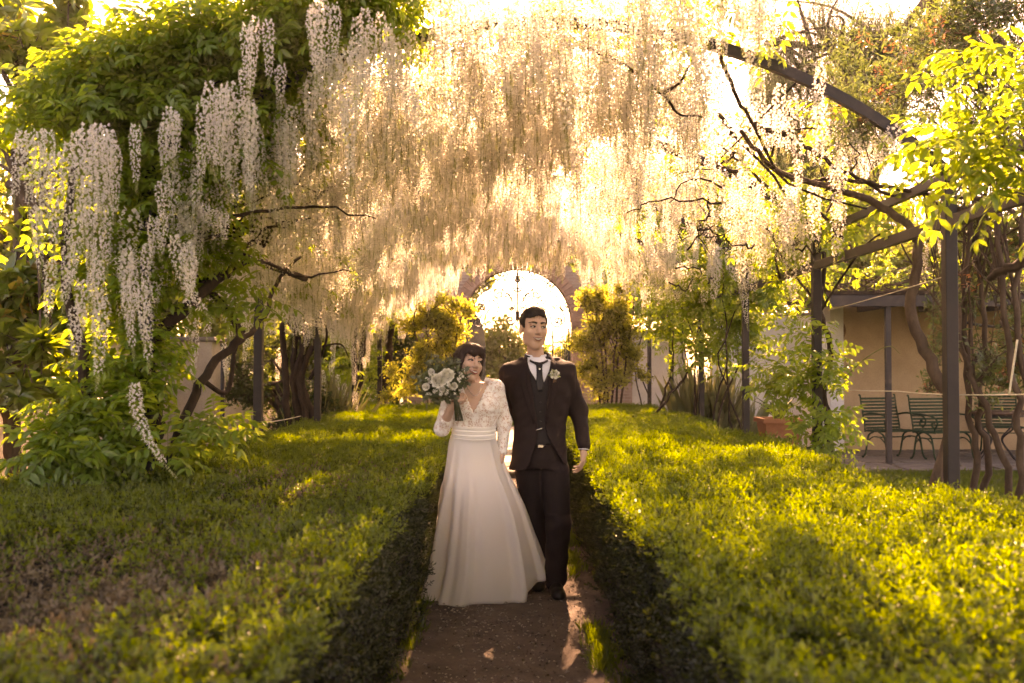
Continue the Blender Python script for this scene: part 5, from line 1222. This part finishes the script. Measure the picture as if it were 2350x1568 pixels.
# wing collar
for sg in (-1, 1):
    mb = MB(); c = G(1231,818,.015); V = []
    for t in lerp_list(0, 1, 9):
        a = R(-90)+sg*R(10+150*t); r_ = .068; z0 = 1.478+.012*math.sin(t*1.5); z1 = z0+.038-(.022 if t < .12 else 0)
        V += [(c.x+r_*math.cos(a), c.y+.9*r_*math.sin(a), z0), (c.x+(r_-.004)*math.cos(a), c.y+.9*(r_-.004)*math.sin(a), z1)]
    mb.add(V, [(2*i, 2*i+2, 2*i+3, 2*i+1) for i in range(8)], 0, True)
    o = mb.build('collar', M['shirt'], groom); md = o.modifiers.new('thick', 'SOLIDIFY'); md.thickness = .004
def vneck(w_pts):
    W = np.array(sorted(w_pts), float)
    def ex(X, Y, Z, d):
        hw = np.interp(Z, W[:,0], W[:,1]); cx = np.interp(Z, W[:,0], W[:,2]); cut = np.maximum(np.abs(X-cx)-hw, Y-DG+.02); return np.maximum(d, -cut)
    return ex
Fw = Field((CX-.3, 6.15, .86), (CX+.3, 6.75, 1.58), .006)
VX = G(1236,850).x
Fw.loft([r for r in prof if r[0] > .93]+[(.90,CX-.006,DG,.158,.126)], 0, off=.003, extra=vneck([(1.29,0.0,VX+.01), (1.315,.004,VX+.012), (1.42,.060,VX+.004), (1.52,.085,VX)]))
Fw.put(lambda X, Y, Z: np.maximum(Z-(.955-.35*np.abs(np.abs(X-CX)-.045)), Y-DG), (CX-.3,6.1,.85), (CX+.3,6.8,1.0), 0, 'sub')
wc = link('waistcoat', Fw.mesh('waistcoat', [M['waistcoat']]), groom); del Fw
Fj = Field((-.24, 6.05, .70), (.62, 6.85, 1.60), .006)
jw = [(.78,.150,CX+.045), (.84,.105,CX+.035), (.92,.068,CX+.022), (1.0,.034,CX+.012), (1.06,.020,CX+.006), (1.15,.030,VX+.008), (1.30,.050,VX+.008), (1.42,.064,VX+.004), (1.50,.080,VX), (1.56,.1,VX)]
Fj.loft(prof, .0, off=.016)
Fj.cone(G(1205,830,.015), G(1168,852,.01), .030, .050, .06); Fj.cone(G(1262,826,.015), G(1301,850,0), .030, .050, .06)
Fj.chain([armR[0]+Vector((-.006,0,-.004)), armR[1], armR[2]+Vector((0,0,.012))], (.058,.054,.041), .04); Fj.chain([armL[0]+Vector((.004,0,0)), armL[1], armL[2]], (.058,.054,.045), .04)
ex = vneck(jw); Fj.put(lambda X, Y, Z: -ex(X, Y, Z, np.full(np.broadcast(X, Y, Z).shape, -9.0)) if False else (lambda hw, cx: np.maximum(np.abs(X-cx)-hw, Y-DG+.03))(np.interp(Z, [r[0] for r in jw], [r[1] for r in jw]), np.interp(Z, [r[0] for r in jw], [r[2] for r in jw])), (CX-.3,6.0,.70), (CX+.3,6.9,1.6), 0, 'sub')
Fj.cone(G(1231,790,.02), G(1233,838,.015), .066, .066, .0, 'sub')
nzf = lambda X, Y, Z: .0035*np.sin(Z*38+X*21)*np.sin(X*17+Y*9)
gx, gz = np.arange(Fj.n[0])[:,None]*.006, np.arange(Fj.n[2])[None,:]*.006
Fj.F += (.0020*np.sin(gz*46+gx*38+2*np.sin(gx*11))*np.sin(gx*19-gz*7+1)+.0012*np.sin(gz*95-gx*60)*np.sin(gx*25))[:,None,:].astype(np.float32)
jk = link('jacket', Fj.mesh('jacket', [M['suit']]), groom); del Fj
bj = bvh_of(jk)
# lapels and velvet collar
vx = VX
patch(bj, ([(vx-.072,1.485), (vx-.082,1.42), (vx-.078,1.34), (vx-.060,1.22), (vx-.028,1.085)], [(vx-.095,1.475), (vx-.125,1.41), (vx-.125,1.35), (vx-.085,1.22), (vx-.036,1.085)]), 5.9, .006, 'lapel', M['suit'], groom)
patch(bj, ([(vx+.072,1.485), (vx+.082,1.42), (vx+.082,1.34), (vx+.068,1.22), (vx+.040,1.085)], [(vx+.095,1.475), (vx+.128,1.41), (vx+.130,1.35), (vx+.095,1.22), (vx+.048,1.085)]), 5.9, .006, 'lapel', M['suit'], groom)
mb = MB(); P = []
for t in lerp_list(0, 1, 17):
    a = R(-52)+R(284)*t; z = 1.468+.030*math.sin(t*math.pi); P.append((vx-.004+.083*math.cos(a), DG+.020+.070*math.sin(a), z))
V = []
for p in P: V += [p, (vx-.004+(p[0]-vx+.004)*.90, DG+.02+(p[1]-DG-.02)*.90, p[2]+.042)]
mb.add(V, [(2*i, 2*i+1, 2*i+3, 2*i+2) for i in range(16)], 0, True); o = mb.build('jacket_collar', M['velvet'], groom); md = o.modifiers.new('thick', 'SOLIDIFY'); md.thickness = .009
# cravat, pin, buttons
bs = bvh_of(shirt); bw = bvh_of(wc)
patch(bs, ([(vx-.020,1.465), (vx-.016,1.43), (vx-.016,1.37), (vx-.022,1.33), (vx-.006,1.285)], [(vx+.024,1.465), (vx+.020,1.43), (vx+.024,1.37), (vx+.034,1.33), (vx+.022,1.285)]), 5.9, .010, 'cravat', M['tie'], groom, .004)
for sg in (-1, 1): patch(bs, ([(vx+.002,1.472), (vx+sg*.03,1.478), (vx+sg*.058,1.492)], [(vx+.002,1.448), (vx+sg*.03,1.462), (vx+sg*.060,1.478)]), 5.9, .012, 'cravat_band', M['tie'], groom, .004)
def bead(c, r, name, mat, parent): mb = MB(); mb.lathe(c, [(r*.02,-r), (r*.7,-r*.7), (r,0), (r*.7,r*.7), (r*.02,r)], 10); mb.build(name, mat, parent)
h = bs.ray_cast(Vector((vx+.004, 5.9, 1.43)), Vector((0,1,0)))[0]; bead(h-Vector((0,.022,0)), .0065, 'cravat_pin', M['pearl'], groom)
for z in (1.22, 1.16, 1.10): h = bw.ray_cast(Vector((vx+.008, 5.9, z)), Vector((0,1,0)))[0]; bead(h-Vector((0,.003,0)), .006, 'button', M['tie'], groom)
for z, wd in ((1.052,.022),):
    mb = MB(); mb.tube(smooth_path([(vx-.018, DG-.142, z-.004), (vx, DG-.150, z), (vx+.02, DG-.145, z+.008)], 4), .0045, 6); mb.build('jacket_link', M['metal'], groom)
# trousers, belt buckle and shoes
Ft = Field((-.05, 6.0, .02), (.46, 6.8, 1.06), .006)
Ft.loft([(1.02,CX,DG,.150,.108), (.94,CX,DG,.158,.115), (.86,CX,DG,.165,.118), (.80,CX,DG,.160,.112)], .03)
def leg(P, rr, k=.03): Ft.chain([P[0], P[1], P[2]+Vector((0,0,.02))], rr, k)
leg(legL, (.098,.076,.068)); leg(legR, (.098,.078,.070))
zz = np.arange(Ft.n[2])*.006; xx = np.arange(Ft.n[0])*.006
Ft.F += (.0045*np.sin(zz*52)[None,None,:]*np.sin(xx*34+1)[:,None,None]*(zz < .5)[None,None,:]).astype(np.float32)
link('trousers', Ft.mesh('trousers', [M['trouser']]), groom); del Ft
mb = MB(); mb.box((vx+.008, DG-.135, .945), (.034, .006, .018), 0, None, .002); mb.build('belt_buckle', M['metal'], groom)
for P, yaw, lift in ((legL, R(-6), R(16)), (legR, R(4), R(0))):
    a = P[2]; T = Matrix.Translation((a.x, a.y, 0 if not lift else .012)) @ Matrix.Rotation(yaw, 4, 'Z') @ Matrix.Rotation(lift*.0, 4, 'X')
    Fx = Field((a.x-.12, a.y-.34, -.02), (a.x+.12, a.y+.14, .16), .005)
    Fx.ell((0,-.02,.055), (.042,.075,.052), T, .02); Fx.ell((0,-.12,.040), (.046,.10,.036), T, .03); Fx.ell((0,-.17,.032), (.044,.055,.028), T, .02); Fx.cone(T @ Vector((0,.02,.05)), T @ Vector((0,.02,.12)), .042, .045, .02)
    zc = Fx.lo[2]+np.arange(Fx.n[2])*.005; Fx.F = np.maximum(Fx.F, (.004-zc)[None,None,:].astype(np.float32))
    so = link('shoe', Fx.mesh('shoe', [M['shoe']]), groom)
    mb = MB(); mb.box(T @ Vector((0,.03,.012)), (.066,.06,.022), 0, T.to_3x3(), .004); mb.build('heel', M['shoe'], so)
# shirt cuff
mb = MB(); w_ = armR[2]; mb.tube([w_+Vector((0,0,.012)), w_+Vector((-.002,-.003,-.012))], .036, 14); mb.build('shirt_cuff', M['shirt'], groom)
# boutonniere on the lapel
h = bj.ray_cast(Vector((vx+.098, 5.9, 1.395)), Vector((0,1,0)))[0]-Vector((0,.012,0))
bo = empty('boutonniere', h, 'small white rose boutonniere with green sprigs on the groom\'s lapel', 'boutonniere')
def blossom(c, r, face, petals, name, mat, parent):
    """rounded double bloom: cupped petals over a half ball"""
    lv = LV(); face = Vector(face).normalized(); u = face.orthogonal().normalized(); v = face.cross(u); c = Vector(c)
    rings = 5 if petals > 6 else 2
    for ring in range(rings):
        el = (ring+.5)/rings*1.45; n_ = max(3, int(petals*math.cos(el*.75)))
        for i in range(n_):
            a = i*6.283/n_+ring*.7+U(-.15,.15); rad = u*math.cos(a)+v*math.sin(a)
            b = c+(rad*math.cos(el)*.55+face*math.sin(el)*.35)*r; d = rad*math.cos(el)*.9+face*(.25+.9*math.sin(el))
            lv.leaf(b, d, face*.6+rad, r*U(.5,.62), r*U(.62,.8), -.10, .22, seg=2)
    k = len(lv.v); rc = r*.42; cc = c+face*r*.22       # closed heart of the bloom
    for i in range(4):
        el = -.3+i*.6
        for j in range(7): a = j*6.283/7+i*.4; lv.v.append(cc+((u*math.cos(a)+v*math.sin(a))*math.cos(el)+face*math.sin(el))*rc)
    for i in range(3):
        for j in range(7): lv.f.append((k+i*7+j, k+i*7+(j+1)%7, k+i*7+7+(j+1)%7, k+i*7+7+j)); lv.m.append(0)
    lv.f.append(tuple(k+21+j for j in range(7))); lv.m.append(0)
    return link(name, lv.mesh(name, [mat]), parent)
M['rose'] = leaf_mat('cream_petal', (.88,.85,.74), (.90,.87,.78), (.9,.85,.62), .2, .03); M['euc'] = leaf_mat('eucalyptus_leaf', (.10,.14,.06), (.17,.21,.10), (.28,.32,.10), .25, .06); M['euc_dark'] = leaf_mat('bouquet_dark_leaf', (.07,.085,.04), (.11,.125,.06), (.15,.18,.06), .25, .06)
blossom(h, .030, (0,-1,.2), 8, 'rose', M['rose'], bo)
lv = LV()
for i in range(22):
    d = Vector((U(-1,.6), -.3, U(-.3,1.2))); lv.leaf(h+rv()*.012, d, (0,-1,0), U(.025,.045), .012, .1, .1, i % 2)
link('greenery', lv.mesh('boutonniere_greenery', [M['euc'], M['bud']]), bo, 'stuff')
lv = LV(); [lv.stick(h+Vector((U(-.004,.004),0,0)), h+Vector((U(-.012,.008),-.002,-.05)), .0025, 0) for _ in range(5)]; link('stems', lv.mesh('boutonniere_stem', [M['rust']]), bo)

# ------------------------------------------------------------------ bride
DB = 6.25
Bp = lambda px, py, dy=0.0: at(px, py, DB+dy)
bride = empty('person', (Bp(1095,1370).x, DB, 0), 'smiling dark-haired woman in a white lace wedding dress, looking up at the groom', 'person')
BX = Bp(1090,930).x
HB = Matrix.Translation(Bp(1076,835,.0)) @ Matrix.Rotation(R(30), 4, 'Z') @ Matrix.Rotation(R(12), 4, 'Y') @ Matrix.Rotation(R(-6), 4, 'X') @ Matrix.Scale(.985, 4)
Fb = Field((-.56, 5.90, .80), (.06, 6.60, 1.66), .005)
head_sdf(Fb, HB, True)
Fb.cone(Bp(1083,862,.03), Bp(1090,892,.03), .046, .052, .02)
bprof = [(1.345,BX,DB+.02,.075,.055), (1.31,BX,DB+.02,.145,.075), (1.25,BX,DB+.005,.160,.092), (1.18,BX-.002,DB-.005,.152,.108), (1.10,BX-.004,DB,.132,.096), (1.03,BX-.008,DB,.120,.086), (.95,BX-.01,DB,.10,.075), (.86,BX-.01,DB,.09,.07)]
Fb.loft(bprof, .03)
sR = [Bp(1139,894,.01), Bp(1158,968,.05), Bp(1152,1036,.03)]; sL = [Bp(1037,898,.0), Bp(1014,984,-.05), Bp(1036,936,-.17)]
Fb.chain(sR, (.044,.036,.026), .03); Fb.chain(sL, (.044,.036,.024), .03)
hand_sdf(Fb, sR[2]+Vector((0,0,-.005)), (-.05,-.2,-1), (-1,.2,0), (.3,.45,.4), .88, .5, 1)
hand_sdf(Fb, sL[2]+Vector((.003,0,.008)), (.55,-.35,.75), (.75,.35,-.30), (.75,1.15,.9), .88, .9, 1)
bb = link('body', Fb.mesh('bride_body', [M['skin_f']]), bride); del Fb
face_parts(HB, bb, bride, False)
Fh = Field((BX-.30, 6.05, 1.38), (BX+.16, 6.50, 1.66), .005)
Fh.ell((0,.022,.040), (.089,.110,.097), HB, 0); Fh.ell((0,-.040,.074), (.074,.062,.052), HB, .03)
for sx in (-1, 1): Fh.ell((sx*.074,-.012,-.008), (.020,.036,.062), HB, .02)
Fh.ell((0,.115,-.015), (.058,.048,.052), HB, .02); Fh.ell((.03,.10,.02), (.035,.035,.03), HB, .02)
def hair_cut_f(X, Y, Z):
    I = np.array(HB.inverted()); x, y, z = [I[i,0]*X+I[i,1]*Y+I[i,2]*Z+I[i,3] for i in range(3)]
    a = np.maximum(np.maximum(z-.040-.010*np.sin(x*90), y+.012), np.abs(x)-.060); return np.minimum(a, np.maximum(z+.075, -9))
Fh.put(hair_cut_f, (-1,5,1), (1,8,2), 0, 'sub')
Fh.F += (.0028*np.sin(np.arange(Fh.n[0])*.55)[:,None,None]*np.sin(np.arange(Fh.n[1])*.33+1)[None,:,None]*np.sin(np.arange(Fh.n[2])*.15)[None,None,:]).astype(np.float32)
hb = link('hair', Fh.mesh('bride_hair', [M['hair_f']]), bride); del Fh
lv = LV(); hc = HB @ Vector((-.092,.03,-.025))
for i in range(26): lv.leaf(hc+rv()*.022, rv()+Vector((0,-.3,.4)), rv(), U(.018,.03), .012, .1, .1)
link('hair_leaves', lv.mesh('hair_leaves', [M['euc_dark']]), bride, 'stuff')
def strands(hair, name, mat, parent, n, L, c0, seed):
    r_ = np.random.default_rng(seed); me = hair.data; mb = MB(); c0 = Vector(c0)
    for _ in range(n):
        v = me.vertices[int(r_.integers(0, len(me.vertices)))]; nn = Vector(v.normal); t_ = Vector((0,.25,-1)); t_ = (t_-nn*t_.dot(nn)); t_ = t_.normalized() if t_.length > .05 else nn.orthogonal()
        t_ = (t_+Vector(r_.normal(0, .35, 3))).normalized(); p = Vector(v.co)-nn*.001; l_ = L*r_.uniform(.5,1.3)
        mb.tube([p, p+t_*l_*.5+nn*.0035, p+t_*l_+nn*float(r_.uniform(-.001,.004))], [.0010,.0009,.0004], 3, 0, False)
    mb.build(name, mat, parent, 'stuff')
strands(hb, 'hair_strands', M['hair_f'], bride, 420, .05, (0,0,0), 3)
strands(gh, 'hair_strands', M['hair_m'], groom, 420, .026, (0,0,0), 4)
# bodice with sleeves
Fd = Field((-.56, 5.90, .86), (.06, 6.60, 1.42), .005)
Fd.loft(bprof, .0, off=.006); Fd.ell((BX-.062,DB-.070,1.205), (.062,.055,.060), None, .03); Fd.ell((BX+.058,DB-.070,1.205), (.062,.055,.060), None, .03)
Fd.chain(sR, (.051,.043,.033), .03); e_ = sL[1].lerp(sL[2], .38); Fd.chain([sL[0], sL[1], e_], (.051,.044,.038), .03)
Fd.cone(Bp(1068,880,.03), Bp(1042,892,.0), .028, .046, .03); Fd.cone(Bp(1112,876,.03), Bp(1138,888,.0), .028, .046, .03)
vb = Bp(1087,946,-.1)
def vcut(X, Y, Z):
    hw = np.interp(Z, [1.16,1.20,1.26,1.33,1.40], [0,.020,.048,.078,.098])+.003*np.sin(Z*260); cx = np.interp(Z, [1.16,1.34], [vb.x,BX]); a = np.maximum(np.maximum(np.abs(X-cx)-hw, Y-DB-.0), vb.z-Z); return a
Fd.put(vcut, (BX-.2,5.9,1.1), (BX+.2,6.7,1.45), 0, 'sub')
Fd.put(lambda X, Y, Z: Z-1.02+0*X+0*Y+np.where((X > BX+.125)|(X < BX-.150), .2, 0), (-.6,5.8,.9), (.1,6.7,1.1), 0, 'sub')
Fd.put(lambda X, Y, Z: np.sqrt((X-BX)**2+(Y-DB-.03)**2)-.062+0*Z, (BX-.1,6.1,1.28), (BX+.1,6.5,1.45), 0, 'sub')
link('bodice', Fd.mesh('bodice', [M['lace']]), bride); del Fd
# waistband with soft pleats
mb = MB(); V = []; nz_, na = 26, 48; z0, z1 = 1.075, .995
for i in range(nz_):
    t = i/(nz_-1); z = z0+(z1-z0)*t; pl = .0020*math.sin(t*19)+.0012*math.sin(t*37+1)
    for k in range(na): a = 2*math.pi*k/na; V.append((BX-.007+(.140+pl)*math.cos(a), DB+(.108+pl)*math.sin(a), z+.004*math.sin(a*2+1)))
mb.add(V, [(i*na+k, i*na+(k+1)%na, (i+1)*na+(k+1)%na, (i+1)*na+k) for i in range(nz_-1) for k in range(na)], 0, True); mb.build('waistband', M['band'], bride)
# skirt
mb = MB(); V = []; nz_, na = 60, 220
Lf = [(1000,1036),(1020,1030),(1100,1019),(1200,1009),(1300,998),(1366,982)]; Rt = [(1000,1136),(1020,1141),(1080,1160),(1170,1199),(1270,1231),(1345,1252)]
ph = [U(0, 6.28) for _ in range(6)]
folds = [(U(0, 6.283), U(.045,.12), U(.6,1.5), U(-.1,.3)) for _ in range(20)]
for i in range(nz_):
    t = i/(nz_-1); py = 1003+(1366-1003)*t
    xl = float(np.interp(py, [q[0] for q in Lf], [q[1] for q in Lf])); xr = float(np.interp(py, [q[0] for q in Rt], [q[1] for q in Rt]))
    dd = DB+.02+.07*t; xl = at(xl, py, dd).x; xr = at(xr, py, dd).x; cx = (xl+xr)/2; rx = (xr-xl)/2; ry = .105+.27*t**.85; z = 1.0*(1-t)+.012
    amp = .135*t**.65
    for k in range(na):
        a = 2*math.pi*k/na; f = -.3+sum(h_*math.exp(-(((a-c_+.25*t+math.pi)%(2*math.pi)-math.pi)/w0)**2)*min(1, max(0, (t-t0)/.25)) for c_, w0, h_, t0 in folds); r_ = 1+amp*f*(.45 if t < .3 else .6)/max(rx,.12)*.6
        lift = .085*max(0, math.cos(a+.15))**2*t**3+.02*t**4*math.sin(5*a+ph[4])
        V.append((cx+rx*r_*math.cos(a), dd+ry*r_*math.sin(a)+.10*t*max(0, math.cos(a)), z+lift))
mb.add(V, [(i*na+k, i*na+(k+1)%na, (i+1)*na+(k+1)%na, (i+1)*na+k) for i in range(nz_-1) for k in range(na)], 0, True)
sk_o = mb.build('skirt', M['satin'], bride); md = sk_o.modifiers.new('thick', 'SOLIDIFY'); md.thickness = .003
mb = MB(); last = V[-na:]; mb.tube(last+[last[0]], .0035, 6, 0, False); mb.build('hem', M['band'], sk_o)
mb = MB(); c = Vector((BX, DB-.085, 1.24))      # fine necklace
mb.tube(smooth_path([Bp(1068,882,-.05), (BX-.03, DB-.075, 1.29), (BX+.004, DB-.098, 1.262), (BX+.032, DB-.075, 1.29), Bp(1108,880,-.05)], 5), .0016, 5); mb.build('necklace', M['metal'], bride)
fb = sL[2]+Vector((.03,-.02,.075)); mb = MB(); mb.lathe(fb+Vector((0,-.014,0)), [(.0095,-.002), (.011,0), (.0095,.002)], 12); mb.build('ring', M['metal'], bride)

# ------------------------------------------------------------------ bouquet
hp = Bp(1046,917,-.215)
bq = empty('bouquet', hp, 'bridal bouquet of cream roses, small white blooms and eucalyptus in the bride\'s hand', 'bouquet')
ctr = Bp(1014,876,-.22)
mb = MB()
for i in range(16):
    a = i*2.4; t_ = Vector((math.cos(a), math.sin(a), 0))*.018; mb.tube([ctr+t_*2+Vector((0,0,-.02)), hp+t_*.6, Bp(1054,966,-.20)+t_*1.3], .003, 5)
mb.build('stems', M['euc_dark'], bq, 'stuff')
for px, py, r_, dy in ((1006,874,.046,-.105),(1026,862,.043,-.10),(978,888,.024,-.08),(990,854,.020,-.07),(1042,886,.022,-.10),(1015,894,.020,-.10)):
    blossom(Bp(px, py, -.20+dy), r_, Vector((U(-.3,.3), -1, .35)), 11, 'rose', M['rose'], bq)
k = 0
for i in range(60):
    p = Bp(U(978,1062), U(858,908), -.25+U(-.085,.0)); blossom(p, U(.010,.015), rv()+Vector((0,-1,.4)), 5, 'small_bloom', M['rose'], bq)
for i in range(26):
    p = Bp(1058+rng.normal(0,9), 866+rng.normal(0,12), -.24+U(-.05,.04)); blossom(p, .007, rv()+Vector((0,-.6,.4)), 4, 'small_bloom', M['rose'], bq)
lvs = [sprig_variant(14, .042, .020, .05, .2, 2) for _ in range(3)]; P = []
for i in range(70):
    d = rv(); P.append(tuple(Vector((ctr.x+d.x*.108, ctr.y+.015+d.y*.070, ctr.z-.005+d.z*.076))))
P += [tuple(Bp(px, py, -.22)) for px, py in ((972,890),(966,870),(985,835),(1000,826),(1020,832),(1050,850),(1060,862),(1064,878),(1045,835),(975,905),(1000,912),(1030,915))]
P = np.array(P); n1 = len(P)*2//3
scatter('eucalyptus', lvs, P[:n1], rand_rot(n1, 1.2), rng.uniform(.7,1.2,n1), [M['euc'], M['euc_dark']], bq); scatter('dark_greenery', lvs, P[n1:], rand_rot(len(P)-n1, 1.2), rng.uniform(.7,1.2,len(P)-n1), [M['euc_dark'], M['euc_dark']], bq)

# ================================================================== thin haze added to stand in for warm lens flare
mb = MB(); mb.box((0, 95, 5.2), (330, 340, 12.6))
hz = mb.build('haze', [], None, 'stuff'); tag(hz, 'thin warm haze added in place of lens flare', 'haze')
m = bpy.data.materials.new('flare_haze'); t, o = nodes(m)
pv = N(t, 'ShaderNodeVolumePrincipled'); pv.inputs['Color'].default_value = (1.0, .93, .84, 1); pv.inputs['Density'].default_value = .0006; pv.inputs['Anisotropy'].default_value = .62
t.links.new(pv.outputs[0], o.inputs['Volume']); hz.data.materials.append(m)
